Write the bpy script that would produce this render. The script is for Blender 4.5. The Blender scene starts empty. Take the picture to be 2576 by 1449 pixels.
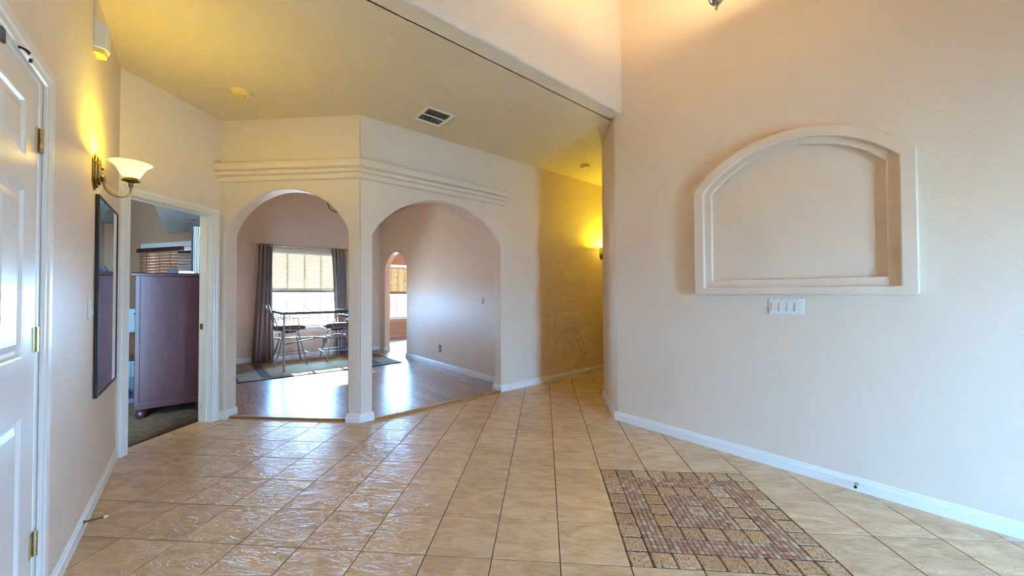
import bpy, bmesh, math, random
from mathutils import Vector, Matrix
random.seed(7)
S = bpy.context.scene
COL = S.collection
PI = math.pi
r2 = math.sqrt(.5)

# ------------------------------------------------------------------ camera
HC = 1.2429
FPX, PITCH, ROLL, YAW = 947.92, 0.0163, -0.0042, -0.085
def cam_axis(X2, U2, F):
    cr, sr, cp, sp, cy, sy = math.cos(ROLL), math.sin(ROLL), math.cos(PITCH), math.sin(PITCH), math.cos(YAW), math.sin(YAW)
    X = X2*cr - U2*sr; U = X2*sr + U2*cr
    Y = F*cp - U*sp; Z = F*sp + U*cp
    return Vector((X*cy + Y*sy, -X*sy + Y*cy, Z))
cd = bpy.data.cameras.new('camera'); cam = bpy.data.objects.new('camera', cd); COL.objects.link(cam)
cd.sensor_width = 36.0; cd.lens = FPX/2576*36.0; cd.clip_start = .02
rt, up, fw = cam_axis(1, 0, 0), cam_axis(0, 1, 0), cam_axis(0, 0, 1)
m3 = Matrix((rt, up, -fw)).transposed()
cam.matrix_world = Matrix.Translation((0, 0, HC)) @ m3.to_4x4()
S.camera = cam

# ------------------------------------------------------------------ world, sun, exposure
SKY = 120.0
w = bpy.data.worlds.new('world'); S.world = w; w.use_nodes = True
bg = w.node_tree.nodes['Background']
bg.inputs[0].default_value = (.24, .58, 1.06, 1); bg.inputs[1].default_value = SKY
def uv(u, v, z=0.0): return Vector((r2*(u - v), r2*(u + v), z))
def lamp(name, kind, loc, energy, color, **kw):
    d = bpy.data.lights.new(name, kind); d.energy = energy; d.color = color
    for k, v in kw.items(): setattr(d, k, v)
    o = bpy.data.objects.new(name, d); COL.objects.link(o); o.location = loc
    return o
sun = lamp('sun', 'SUN', (0, 0, 8), 170, (1, .90, .76), angle=.009)
sdir = uv(.0, -1.0, -.345)
sun.rotation_euler = sdir.to_track_quat('-Z', 'Y').to_euler()
def portal(name, u0, u1, v, z0, z1, d):      # daylight guide in a window opening (adds no light of its own)
    o = lamp(name, 'AREA', uv((u0+u1)/2, v, (z0+z1)/2), 1, (1, 1, 1), shape='RECTANGLE', size=u1-u0, size_y=z1-z0)
    o.data.cycles.is_portal = True
    o.rotation_euler = uv(0, d, 0).to_track_quat('-Z', 'Z').to_euler()
portal('portal_dining', 1.04, 2.33, 8.56, .60, 2.13, -1)
portal('portal_den', 4.05, 5.35, 10.58, .55, 2.10, -1)
portal('portal_entry', 1.55, 2.2, -2.52, .05, 1.75, 1)
S.view_settings.view_transform = 'Standard'
try: S.view_settings.look = 'None'
except Exception: pass
S.view_settings.gamma = 1; S.view_settings.use_curve_mapping = False
S.view_settings.exposure = 0.2
S.cycles.use_denoising = True; S.cycles.time_limit = 1100
S.cycles.use_adaptive_sampling = True; S.cycles.adaptive_threshold = .1; S.cycles.adaptive_min_samples = 16
S.cycles.max_bounces = 8; S.cycles.diffuse_bounces = 5; S.cycles.glossy_bounces = 3
S.cycles.sample_clamp_indirect = 25
S.cycles.caustics_reflective = False

# ------------------------------------------------------------------ materials
MATS = {}
def newmat(name):
    m = bpy.data.materials.new(name); m.use_nodes = True
    nt = m.node_tree; b = nt.nodes['Principled BSDF']
    MATS[name] = m
    return m, nt, b
def N(nt, t, **kw):
    n = nt.nodes.new(t)
    for k, v in kw.items(): setattr(n, k, v)
    return n
def plain(name, col, rough=.5, metal=0., spec=.5, bump=None, var=0., coat=0., emit=None, trans=0.):
    """procedural base: slight noise variation of the colour plus fine relief"""
    m, nt, b = newmat(name)
    L = nt.links.new
    b.inputs['Roughness'].default_value = rough; b.inputs['Metallic'].default_value = metal
    b.inputs['Specular IOR Level'].default_value = spec; b.inputs['Coat Weight'].default_value = coat
    tc = N(nt, 'ShaderNodeTexCoord')
    nz = N(nt, 'ShaderNodeTexNoise'); nz.inputs['Scale'].default_value = 14; nz.inputs['Detail'].default_value = 4
    L(tc.outputs['Object'], nz.inputs['Vector'])
    mx = N(nt, 'ShaderNodeMix', data_type='RGBA')
    mx.inputs[6].default_value = (*[c*(1-var) for c in col], 1); mx.inputs[7].default_value = (*[min(1, c*(1+var)) for c in col], 1)
    L(nz.outputs['Fac'], mx.inputs[0]); L(mx.outputs[2], b.inputs['Base Color'])
    if bump:
        sc, st, dist = bump
        n2 = N(nt, 'ShaderNodeTexNoise'); n2.inputs['Scale'].default_value = sc; n2.inputs['Detail'].default_value = 3
        L(tc.outputs['Object'], n2.inputs['Vector'])
        bp = N(nt, 'ShaderNodeBump'); bp.inputs['Strength'].default_value = st; bp.inputs['Distance'].default_value = dist
        L(n2.outputs['Fac'], bp.inputs['Height']); L(bp.outputs[0], b.inputs['Normal'])
    if emit:
        b.inputs['Emission Color'].default_value = (*emit[0], 1); b.inputs['Emission Strength'].default_value = emit[1]
    return m
WALL = (.78, .65, .535)
plain('wall_paint', WALL, .5, spec=.35, bump=(70, .35, .006), var=.02)
plain('ceiling_paint', (.74, .61, .46), .6, spec=.3, bump=(55, .5, .008), var=.03)
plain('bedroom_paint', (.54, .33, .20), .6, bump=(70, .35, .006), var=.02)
plain('popcorn', (.62, .64, .66), .9, bump=(60, 1.0, .02), var=.15)
plain('trim_white', (.84, .83, .80), .32, var=.02)
plain('door_white', (.84, .82, .80), .25, bump=(120, .08, .002), var=.015)
plain('brass', (.62, .55, .34), .28, metal=1., var=.15)
plain('bronze', (.24, .19, .10), .35, metal=1., var=.25)
plain('nickel', (.55, .52, .46), .25, metal=1., var=.1)
plain('steel', (.30, .33, .35), .35, metal=.8, var=.1)
plain('black_plastic', (.012, .012, .014), .4, var=.1)
plain('dark_metal', (.03, .022, .018), .4, metal=.6, var=.1)
plain('grout', (.10, .072, .055), .9, bump=(200, .4, .002), var=.2)
plain('plastic_white', (.80, .80, .76), .35, var=.01)
plain('plastic_almond', (.74, .70, .60), .4, var=.01)
plain('mirror_glass', (.90, .90, .90), .01, metal=1.)
plain('curtain', (.36, .315, .33), .85, bump=(400, .25, .002), var=.06)
plain('cushion', (.17, .085, .06), .7, bump=(150, .2, .003), var=.1)
plain('tabletop', (.035, .055, .06), .12, var=.2)
plain('carpet', (.15, .075, .038), 1., spec=.02, bump=(260, 1., .02), var=.75)
plain('concrete', (.68, .58, .46), .9, bump=(30, .3, .01), var=.08)
plain('blue_cloth', (.10, .13, .25), .9, var=.2)
plain('blind_wood', (.32, .17, .10), .5, var=.15)
plain('blind_valance', (.06, .025, .018), .4, var=.2)
plain('rug_edge', (.03, .03, .03), .95, var=.2)
plain('rail_gray', (.20, .20, .18), .5, var=.05)
plain('plastic_yellowed', (.80, .60, .22), .4, var=.03)
plain('chime', (.74, .68, .58), .5, var=.02)
plain('nut_brown', (.13, .11, .10), .7, var=.1)

def tile_mat():
    m, nt, b = newmat('tile'); L = nt.links.new
    tc = N(nt, 'ShaderNodeTexCoord'); oi = N(nt, 'ShaderNodeObjectInfo')
    mul = N(nt, 'ShaderNodeMath', operation='MULTIPLY'); mul.inputs[1].default_value = 57.0; L(oi.outputs['Random'], mul.inputs[0])
    comb = N(nt, 'ShaderNodeCombineXYZ'); [L(mul.outputs[0], comb.inputs[i]) for i in range(3)]
    add = N(nt, 'ShaderNodeVectorMath', operation='ADD'); L(tc.outputs['Object'], add.inputs[0]); L(comb.outputs[0], add.inputs[1])
    mp = N(nt, 'ShaderNodeMapping'); mp.inputs['Rotation'].default_value = (0, 0, .45); mp.inputs['Scale'].default_value = (1, 2.6, 1)
    L(add.outputs[0], mp.inputs['Vector'])
    n1 = N(nt, 'ShaderNodeTexNoise'); n1.inputs['Scale'].default_value = 5; n1.inputs['Detail'].default_value = 6; n1.inputs['Distortion'].default_value = 1.2
    L(mp.outputs[0], n1.inputs['Vector'])
    rp = N(nt, 'ShaderNodeValToRGB'); e = rp.color_ramp.elements
    e[0].position = .3; e[0].color = (.60, .385, .20, 1); e[1].position = .72; e[1].color = (.80, .575, .355, 1)
    L(n1.outputs['Fac'], rp.inputs[0])
    hs = N(nt, 'ShaderNodeHueSaturation'); mr = N(nt, 'ShaderNodeMapRange'); mr.inputs[3].default_value = .93; mr.inputs[4].default_value = 1.06
    L(oi.outputs['Random'], mr.inputs[0]); L(mr.outputs[0], hs.inputs['Value']); L(rp.outputs[0], hs.inputs['Color']); L(hs.outputs[0], b.inputs['Base Color'])
    # cleft slate relief
    n2 = N(nt, 'ShaderNodeTexNoise'); n2.inputs['Scale'].default_value = 7; n2.inputs['Detail'].default_value = 5; n2.inputs['Roughness'].default_value = .55; n2.inputs['Distortion'].default_value = 2.2
    L(mp.outputs[0], n2.inputs['Vector'])
    r3 = N(nt, 'ShaderNodeValToRGB'); e = r3.color_ramp.elements; e[0].position = .44; e[1].position = .5; e.new(.7).color = (1, 1, 1, 1); e[1].color = (.75, .75, .75, 1)
    L(n2.outputs['Fac'], r3.inputs[0])
    bp = N(nt, 'ShaderNodeBump'); bp.inputs['Strength'].default_value = .55; bp.inputs['Distance'].default_value = .004
    L(r3.outputs[0], bp.inputs['Height']); L(bp.outputs[0], b.inputs['Normal'])
    b.inputs['Roughness'].default_value = .23; b.inputs['Specular IOR Level'].default_value = .6
tile_mat()
def stone_mat(name, cols, pits):
    m, nt, b = newmat(name); L = nt.links.new
    tc = N(nt, 'ShaderNodeTexCoord'); oi = N(nt, 'ShaderNodeObjectInfo'); geo = N(nt, 'ShaderNodeNewGeometry')
    rp = N(nt, 'ShaderNodeValToRGB'); rp.color_ramp.interpolation = 'LINEAR'
    e = rp.color_ramp.elements
    while len(e) < len(cols): e.new(.5)
    for i, c in enumerate(cols): e[i].position = i/(len(cols)-1); e[i].color = (*c, 1)
    ad = N(nt, 'ShaderNodeMath', operation='ADD'); fr = N(nt, 'ShaderNodeMath', operation='FRACT')
    L(oi.outputs['Random'], ad.inputs[0]); L(geo.outputs['Random Per Island'], ad.inputs[1]); L(ad.outputs[0], fr.inputs[0]); L(fr.outputs[0], rp.inputs[0])
    nz = N(nt, 'ShaderNodeTexNoise'); nz.inputs['Scale'].default_value = 45; nz.inputs['Detail'].default_value = 5
    v2 = N(nt, 'ShaderNodeVectorMath', operation='ADD'); L(tc.outputs['Object'], v2.inputs[0]); L(oi.outputs['Location'], v2.inputs[1])
    L(v2.outputs[0], nz.inputs['Vector'])
    mr = N(nt, 'ShaderNodeMapRange'); mr.inputs[1].default_value = .3; mr.inputs[2].default_value = .7; mr.inputs[3].default_value = .8; mr.inputs[4].default_value = 1.15
    L(nz.outputs['Fac'], mr.inputs[0])
    hs = N(nt, 'ShaderNodeHueSaturation'); L(rp.outputs[0], hs.inputs['Color']); L(mr.outputs[0], hs.inputs['Value'])
    vo = N(nt, 'ShaderNodeTexNoise'); vo.inputs['Scale'].default_value = 110; vo.inputs['Detail'].default_value = 2; L(v2.outputs[0], vo.inputs['Vector'])
    rr = N(nt, 'ShaderNodeValToRGB'); rr.color_ramp.elements[0].position = .37; rr.color_ramp.elements[1].position = .42
    L(vo.outputs['Fac'], rr.inputs[0])
    mx = N(nt, 'ShaderNodeMix', data_type='RGBA'); mx.inputs[6].default_value = (.15, .09, .055, 1)
    if pits: L(rr.outputs[0], mx.inputs[0])
    else: mx.inputs[0].default_value = 1
    L(hs.outputs[0], mx.inputs[7]); L(mx.outputs[2], b.inputs['Base Color'])
    bp = N(nt, 'ShaderNodeBump'); bp.inputs['Strength'].default_value = .5; bp.inputs['Distance'].default_value = .003
    L(rr.outputs[0], bp.inputs['Height']); L(bp.outputs[0], b.inputs['Normal'])
    b.inputs['Roughness'].default_value = .7; b.inputs['Specular IOR Level'].default_value = .3
stone_mat('stone', [(.58, .35, .165), (.47, .285, .15), (.63, .42, .235), (.51, .30, .155), (.65, .46, .28)], True)
stone_mat('chip', [(.40, .18, .105), (.52, .32, .195), (.46, .24, .14), (.62, .47, .32), (.38, .175, .105), (.53, .35, .21)], False)
def wood_mat(name, cols, sx, sy, rough, coat, rnd=.25, sz=None):
    m, nt, b = newmat(name); L = nt.links.new
    tc = N(nt, 'ShaderNodeTexCoord'); oi = N(nt, 'ShaderNodeObjectInfo')
    mul = N(nt, 'ShaderNodeMath', operation='MULTIPLY'); mul.inputs[1].default_value = 41.0; L(oi.outputs['Random'], mul.inputs[0])
    comb = N(nt, 'ShaderNodeCombineXYZ'); [L(mul.outputs[0], comb.inputs[i]) for i in range(3)]
    add = N(nt, 'ShaderNodeVectorMath', operation='ADD'); L(tc.outputs['Object'], add.inputs[0]); L(comb.outputs[0], add.inputs[1])
    mp = N(nt, 'ShaderNodeMapping'); mp.inputs['Scale'].default_value = (sx, sy, sz or sy); L(add.outputs[0], mp.inputs['Vector'])
    n1 = N(nt, 'ShaderNodeTexNoise'); n1.inputs['Scale'].default_value = 3; n1.inputs['Detail'].default_value = 7; n1.inputs['Distortion'].default_value = .6
    L(mp.outputs[0], n1.inputs['Vector'])
    rp = N(nt, 'ShaderNodeValToRGB'); e = rp.color_ramp.elements
    e[0].position = .32; e[0].color = (*cols[0], 1); e[1].position = .68; e[1].color = (*cols[1], 1); L(n1.outputs['Fac'], rp.inputs[0])
    hs = N(nt, 'ShaderNodeHueSaturation'); mr = N(nt, 'ShaderNodeMapRange'); mr.inputs[3].default_value = 1-rnd; mr.inputs[4].default_value = 1+rnd
    L(oi.outputs['Random'], mr.inputs[0]); L(mr.outputs[0], hs.inputs['Value']); L(rp.outputs[0], hs.inputs['Color']); L(hs.outputs[0], b.inputs['Base Color'])
    bp = N(nt, 'ShaderNodeBump'); bp.inputs['Strength'].default_value = .12; bp.inputs['Distance'].default_value = .002
    L(n1.outputs['Fac'], bp.inputs['Height']); L(bp.outputs[0], b.inputs['Normal'])
    b.inputs['Roughness'].default_value = rough; b.inputs['Coat Weight'].default_value = coat; b.inputs['Coat Roughness'].default_value = .24; b.inputs['Coat IOR'].default_value = 1.65
wood_mat('plank', [(.20, .082, .028), (.42, .21, .085)], 1.2, 14, .34, 1.0)
wood_mat('threshold', [(.36, .15, .03), (.55, .27, .07)], 2, 20, .35, .2, .08)
wood_mat('cherry', [(.034, .0055, .0048), (.052, .0095, .0078)], 9, 9, .32, .0, .05, 1.6)
MATS['cherry'].node_tree.nodes['Bump'].inputs['Strength'].default_value = .02
MATS['cherry'].node_tree.nodes['Principled BSDF'].inputs['Specular IOR Level'].default_value = .3
def glass_mat():
    m, nt, b = newmat('pane_glass'); L = nt.links.new
    tr = N(nt, 'ShaderNodeBsdfTransparent'); gl = N(nt, 'ShaderNodeBsdfGlossy'); gl.inputs['Roughness'].default_value = .02
    fr = N(nt, 'ShaderNodeFresnel'); fr.inputs[0].default_value = 1.45; mx = N(nt, 'ShaderNodeMixShader')
    L(fr.outputs[0], mx.inputs[0]); L(tr.outputs[0], mx.inputs[1]); L(gl.outputs[0], mx.inputs[2])
    L(mx.outputs[0], nt.nodes['Material Output'].inputs[0])
glass_mat()
def translucent(name, col, tcol, fac, rough=.5, emit=None):
    m, nt, b = newmat(name); L = nt.links.new
    b.inputs['Base Color'].default_value = (*col, 1); b.inputs['Roughness'].default_value = rough
    tr = N(nt, 'ShaderNodeBsdfTranslucent'); tr.inputs[0].default_value = (*tcol, 1)
    mx = N(nt, 'ShaderNodeMixShader'); mx.inputs[0].default_value = fac
    L(b.outputs[0], mx.inputs[1]); L(tr.outputs[0], mx.inputs[2]); L(mx.outputs[0], nt.nodes['Material Output'].inputs[0])
    if emit: b.inputs['Emission Color'].default_value = (*emit[0], 1); b.inputs['Emission Strength'].default_value = emit[1]
translucent('shade_fabric', (.66, .60, .48), (.60, .50, .36), .020, .8)
translucent('shade_fabric_tan', (.50, .42, .28), (.30, .24, .13), .03, .8)
translucent('fill_drape_tan', (.45, .30, .17), (.8, .50, .24), .25, .9)  # translucent cloth that warms the light of the added bedroom window
translucent('lamp_glass', (.85, .78, .55), (.95, .88, .55), .45, .3, ((1, .83, .36), 1.1))
plain('bulb', (1, .9, .6), .4, emit=((1, .85, .42), 30))
def rug_mat():
    m, nt, b = newmat('rug'); L = nt.links.new
    tc = N(nt, 'ShaderNodeTexCoord'); sp = N(nt, 'ShaderNodeSeparateXYZ'); L(tc.outputs['Object'], sp.inputs[0])
    def M(op, a, bb=None):
        n = N(nt, 'ShaderNodeMath', operation=op)
        for i, x in enumerate((a, bb)):
            if x is None: continue
            if isinstance(x, (int, float)): n.inputs[i].default_value = x
            else: L(x, n.inputs[i])
        return n.outputs[0]
    ax = M('ABSOLUTE', sp.outputs[0]); ay = M('ABSOLUTE', sp.outputs[1])
    dx = M('SUBTRACT', 1.2, ax); dy = M('SUBTRACT', .78, ay)           # distance from the edges
    def band(d, a, c): return M('MULTIPLY', M('GREATER_THAN', d, a), M('LESS_THAN', d, c))
    inner = M('MULTIPLY', M('GREATER_THAN', dx, .44), M('GREATER_THAN', dy, .15))
    black = M('MULTIPLY', band(dx, .30, .42), M('GREATER_THAN', dy, .11))
    line = M('MAXIMUM', M('MULTIPLY', band(dy, .125, .145), M('GREATER_THAN', dx, .30)), M('MAXIMUM', M('LESS_THAN', dx, .02), M('LESS_THAN', dy, .02)))
    mp = N(nt, 'ShaderNodeMapping'); mp.inputs['Scale'].default_value = (1.6, 26, 1); L(tc.outputs['Object'], mp.inputs['Vector'])
    nz = N(nt, 'ShaderNodeTexNoise'); nz.inputs['Scale'].default_value = 3; nz.inputs['Detail'].default_value = 4; L(mp.outputs[0], nz.inputs['Vector'])
    def ramp(c0, c1):
        rp = N(nt, 'ShaderNodeValToRGB'); e = rp.color_ramp.elements; e[0].position = .38; e[0].color = (*c0, 1); e[1].position = .62; e[1].color = (*c1, 1); L(nz.outputs['Fac'], rp.inputs[0]); return rp.outputs[0]
    def mix(f, a, c):
        mx = N(nt, 'ShaderNodeMix', data_type='RGBA'); L(f, mx.inputs[0])
        for i, x in ((6, a), (7, c)):
            if isinstance(x, tuple): mx.inputs[i].default_value = (*x, 1)
            else: L(x, mx.inputs[i])
        return mx.outputs[2]
    c = mix(inner, ramp((.12, .07, .042), (.40, .265, .175)), ramp((.20, .105, .04), (.48, .29, .13)))
    c = mix(black, c, (.035, .033, .036)); c = mix(line, c, (.05, .045, .04))
    L(c, b.inputs['Base Color']); b.inputs['Roughness'].default_value = .95
    bp = N(nt, 'ShaderNodeBump'); bp.inputs['Strength'].default_value = .4; bp.inputs['Distance'].default_value = .004; L(nz.outputs['Fac'], bp.inputs['Height']); L(bp.outputs[0], b.inputs['Normal'])
rug_mat()
def zebra_mat():
    m, nt, b = newmat('zebra'); L = nt.links.new
    tc = N(nt, 'ShaderNodeTexCoord')
    wv = N(nt, 'ShaderNodeTexWave'); wv.bands_direction = 'X'; wv.inputs['Scale'].default_value = 22; wv.inputs['Distortion'].default_value = 5; wv.inputs['Detail'].default_value = 2; wv.inputs['Detail Scale'].default_value = .6
    mp = N(nt, 'ShaderNodeMapping'); mp.inputs['Scale'].default_value = (1, 1, .25); L(tc.outputs['Object'], mp.inputs['Vector']); L(mp.outputs[0], wv.inputs['Vector'])
    rp = N(nt, 'ShaderNodeValToRGB'); e = rp.color_ramp.elements; e[0].position = .4; e[0].color = (.02, .015, .015, 1); e[1].position = .5; e[1].color = (.75, .68, .62, 1)
    L(wv.outputs['Fac'], rp.inputs[0]); L(rp.outputs[0], b.inputs['Base Color'])
zebra_mat()

# ------------------------------------------------------------------ mesh helpers
def bmnew(): return bmesh.new()
def face(bm, vs):
    try: return bm.faces.new(vs)
    except ValueError: return None
def box(bm, x0, x1, y0, y1, z0, z1):
    v = [bm.verts.new((x, y, z)) for z in (z0, z1) for y in (y0, y1) for x in (x0, x1)]
    for q in ((0, 2, 3, 1), (4, 5, 7, 6), (0, 1, 5, 4), (2, 6, 7, 3), (0, 4, 6, 2), (1, 3, 7, 5)): face(bm, [v[i] for i in q])
    return bm
def prism(bm, pts, z0, z1, inset=0., drop=0.):
    """extrude a plan polygon; with inset the top edge is chamfered"""
    n = len(pts); cx = sum(p[0] for p in pts)/n; cy = sum(p[1] for p in pts)/n
    a = [bm.verts.new((p[0], p[1], z0)) for p in pts]
    b = [bm.verts.new((p[0], p[1], z1-drop)) for p in pts]
    rings = [a, b]
    if inset:
        t = []
        for p in pts:
            dx, dy = cx-p[0], cy-p[1]; l = math.hypot(dx, dy) or 1
            t.append(bm.verts.new((p[0]+dx/l*inset*1.4, p[1]+dy/l*inset*1.4, z1)))
        rings.append(t)
    for r0, r1 in zip(rings, rings[1:]):
        for i in range(n): face(bm, [r0[i], r0[(i+1) % n], r1[(i+1) % n], r1[i]])
    face(bm, a[::-1]); face(bm, rings[-1])
    return bm
def extrude(bm, pts, off):
    """polygon of 3d points swept by the vector off"""
    off = Vector(off); n = len(pts)
    a = [bm.verts.new(p) for p in pts]; b = [bm.verts.new(Vector(p)+off) for p in pts]
    for i in range(n): face(bm, [a[i], a[(i+1) % n], b[(i+1) % n], b[i]])
    face(bm, a[::-1]); face(bm, b)
    return bm
def tube(bm, pts, r, seg=8, closed=False):
    P = [Vector(p) for p in pts]; n = len(P); rings = []
    R = r if isinstance(r, (list, tuple)) else [r]*n
    ref = None
    for i in range(n):
        if closed: t = P[(i+1) % n]-P[i-1]
        else: t = P[min(i+1, n-1)]-P[max(i-1, 0)]
        t.normalize()
        if ref is None: ref = t.orthogonal().normalized()
        ref = (ref - t*ref.dot(t)).normalized(); bi = t.cross(ref)
        rings.append([bm.verts.new(P[i]+(ref*math.cos(2*PI*k/seg)+bi*math.sin(2*PI*k/seg))*R[i]) for k in range(seg)])
    m = n if closed else n-1
    for i in range(m):
        a, b = rings[i], rings[(i+1) % n]
        for k in range(seg): face(bm, [a[k], a[(k+1) % seg], b[(k+1) % seg], b[k]])
    if not closed: face(bm, rings[0][::-1]); face(bm, rings[-1])
    return bm
def lathe(bm, prof, c=(0, 0, 0), seg=20, axis='z', closed=False):
    rings = []
    for r, h in prof:
        ring = []
        for k in range(seg):
            a = 2*PI*k/seg; x, y = r*math.cos(a), r*math.sin(a)
            p = (x, y, h) if axis == 'z' else ((h, x, y) if axis == 'x' else (y, h, x))
            ring.append(bm.verts.new((c[0]+p[0], c[1]+p[1], c[2]+p[2])))
        rings.append(ring)
    prs = list(zip(rings, rings[1:])) + ([(rings[-1], rings[0])] if closed else [])
    for a, b in prs:
        for k in range(seg): face(bm, [a[k], a[(k+1) % seg], b[(k+1) % seg], b[k]])
    if not closed: face(bm, rings[0][::-1]); face(bm, rings[-1])
    return bm
def smooth_path(pts, n=6):
    P = [Vector(p) for p in pts]; out = []
    for i in range(len(P)-1):
        p0, p1, p2, p3 = P[max(i-1, 0)], P[i], P[i+1], P[min(i+2, len(P)-1)]
        for k in range(n):
            t = k/n
            out.append(.5*((2*p1)+(p2-p0)*t+(2*p0-5*p1+4*p2-p3)*t*t+(3*p1-p0-3*p2+p3)*t**3))
    out.append(P[-1]); return out
D45 = PI/4
def link(o, parent=None, loc=(0, 0, 0), rotz=0.):
    COL.objects.link(o); o.location = loc; o.rotation_euler = (0, 0, rotz)
    if parent: o.parent = parent
    return o
def obj(name, bm, mat, parent=None, loc=(0, 0, 0), rotz=0., smooth=False, bevel=0., label=None, seg=2):
    bmesh.ops.recalc_face_normals(bm, faces=bm.faces[:])
    me = bpy.data.meshes.new(name); bm.to_mesh(me); bm.free()
    me.materials.append(MATS[mat])
    if smooth:
        for p in me.polygons: p.use_smooth = True
        me.set_sharp_from_angle(angle=math.radians(40))
    o = bpy.data.objects.new(name, me); link(o, parent, loc, rotz)
    if bevel:
        b = o.modifiers.new('bevel', 'BEVEL'); b.width = bevel; b.segments = seg; b.limit_method = 'ANGLE'; b.angle_limit = math.radians(35)
    if label: o['label'] = label
    return o
def tag(o, label, cat, group=None):
    o['label'] = label; o['category'] = cat
    if group: o['group'] = group
    return o
def thing(name, label, cat, loc=(0, 0, 0), rotz=0., group=None):
    o = bpy.data.objects.new(name, None); o.empty_display_size = .1; link(o, None, loc, rotz)
    return tag(o, label, cat, group)
def struct(o, label, cat=None):
    o['kind'] = 'structure'; o['label'] = label
    if cat: o['category'] = cat
    return o
def copy_tree(o, parent=None):
    c = o.copy(); COL.objects.link(c); c.parent = parent
    for ch in list(o.children): copy_tree(ch, c)
    return c

# ------------------------------------------------------------------ plan constants (metres)
UL, UR, VA, XB, YA = -.45, 3.195, 3.773, -3.264, 3.542
ZC, ZF, ZD = 3.014, 4.6, 3.45           # low ceiling, entry ceiling, dining ceiling
T = .15
VB = -2.35                               # wall behind the camera
VBM = 2.11                               # face of the header above the low ceiling
VD, UDR, UDL = 8.41, 3.2, .28            # dining back wall, dining right wall, dining left wall
TS = .32; GX, GY = -1.2127, 1.7791       # tile pitch and a grid corner
NC = (.70, 3.82); NC2 = (.70, 4.61)      # the two corners of the angled wall end

# ------------------------------------------------------------------ structure: walls
def arch_wall(name, mat, front, back, s0, s1, a0, a1, spring, apex, z1, label, nseg=28, rotz=0., bevel=.014, z0=0., foot=True):
    """wall with one arched opening; front/back map (s, z) to points"""
    bm = bmnew(); cache = {}
    def V(sd, s, z):
        k = (sd, round(s, 5), round(z, 5))
        if k not in cache: cache[k] = bm.verts.new((front if sd == 0 else back)(s, z))
        return cache[k]
    h = apex-spring; hw = (a1-a0)/2; R = (hw*hw+h*h)/(2*h); cx = (a0+a1)/2; cz = apex-R
    th = math.asin(min(1, hw/R))
    if h > hw: th = PI-th
    arc = [(cx+R*math.sin(t), cz+R*math.cos(t)) for t in [-th+2*th*i/nseg for i in range(nseg+1)]]
    arc[0] = (a0, spring); arc[-1] = (a1, spring)
    quads = [[(s0, z0), (a0, z0), (a0, spring), (s0, spring)], [(a1, z0), (s1, z0), (s1, spring), (a1, spring)],
             [(s0, spring), (a0, spring), (a0, z1), (s0, z1)], [(a1, spring), (s1, spring), (s1, z1), (a1, z1)]]
    for p, q in zip(arc, arc[1:]): quads.append([p, q, (q[0], z1), (p[0], z1)])
    for q in quads:
        face(bm, [V(0, *p) for p in q]); face(bm, [V(1, *p) for p in q[::-1]])
    outline = [(a0, z0), (a0, spring)] + arc[1:-1] + [(a1, spring), (a1, z0)]
    for p, q in zip(outline, outline[1:]): face(bm, [V(0, *p), V(1, *p), V(1, *q), V(0, *q)])
    tops = [(s0, z1)] + [(a[0], z1) for a in arc] + [(s1, z1)]
    outer = [[(s0, z0), (s0, spring), (s0, z1)], [(s1, z0), (s1, spring), (s1, z1)], tops, [(s0, z0), (a0, z0)], [(a1, z0), (s1, z0)]]
    for ln in outer:
        for p, q in zip(ln, ln[1:]): face(bm, [V(0, *p), V(1, *p), V(1, *q), V(0, *q)])
    o = obj(name, bm, mat, rotz=rotz, smooth=True, bevel=bevel, seg=3)
    return struct(o, label, 'wall')
# arch wall facing the camera (plane y = YA), mitred into the second arch wall
XC = YA - VA/r2
XCb = YA+T - (VA+T)/r2
def a1f(s, z): return Vector((s, YA, z))
def a1b(s, z): return Vector((XCb if abs(s-XC) < 1e-4 else s, YA+T, z))
arch_wall('wall_arch_front', 'wall_paint', a1f, a1b, -3.42, XC, -3.205, -1.918, 1.88, 2.304, ZD+.1, 'beige wall with a rounded archway facing the entry')
UC = (XC+YA)*r2; UCb = (XCb+YA+T)*r2
def a2f(s, z): return Vector((s, VA, z))
def a2b(s, z): return Vector((UCb if abs(s-UC) < 1e-4 else s, VA+T, z))
arch_wall('wall_arch_side', 'wall_paint', a2f, a2b, UC, 8.2, 1.362, 2.997, 1.86, 2.302, ZD+.1, 'beige angled wall with a wide archway running into the hall', rotz=D45)
def wallmesh(name, mat, boxes, label, rotz=D45, bevel=0.):
    bm = bmnew()
    for b in boxes: box(bm, *b)
    return struct(obj(name, bm, mat, rotz=rotz, bevel=bevel), label, 'wall')
DV0, DV1, DZ = 1.34, 2.255, 2.055         # front door rough opening
wallmesh('wall_left', 'wall_paint', [(UL-.14, UL, VB, DV0, 0, ZF), (UL-.14, UL, DV0, DV1, DZ, ZF), (UL-.14, UL, DV1, VBM+.14, 0, ZF), (UL-.14, UL, VBM+.14, 4.168, 0, ZC+.05)], 'beige textured wall holding the white panelled door')
YD0, YD1, ZDO = 2.70, 3.465, 2.045        # bedroom door opening
wallmesh('wall_bedroom', 'wall_paint', [(XB-.13, XB, 2.5, YD0, 0, ZC+.05), (XB-.13, XB, YD1, YA+.06, 0, ZC+.05), (XB-.13, XB, YD0, YD1, ZDO, ZC+.05)], 'narrow beige wall around the bedroom doorway', rotz=0.)
bm = bmnew()
U2, V2 = (NC2[0]+NC2[1])*r2, (NC2[1]-NC2[0])*r2
UN, VN = UR, (NC[1]-NC[0])*r2
prism(bm, [(UR, VB), (UR+.25, VB), (UR+.25, VN-.3), (8.2, V2-.15), (8.2, V2), (U2, V2), (UR, NC[1]/r2-UR)], 0, ZF)
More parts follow.
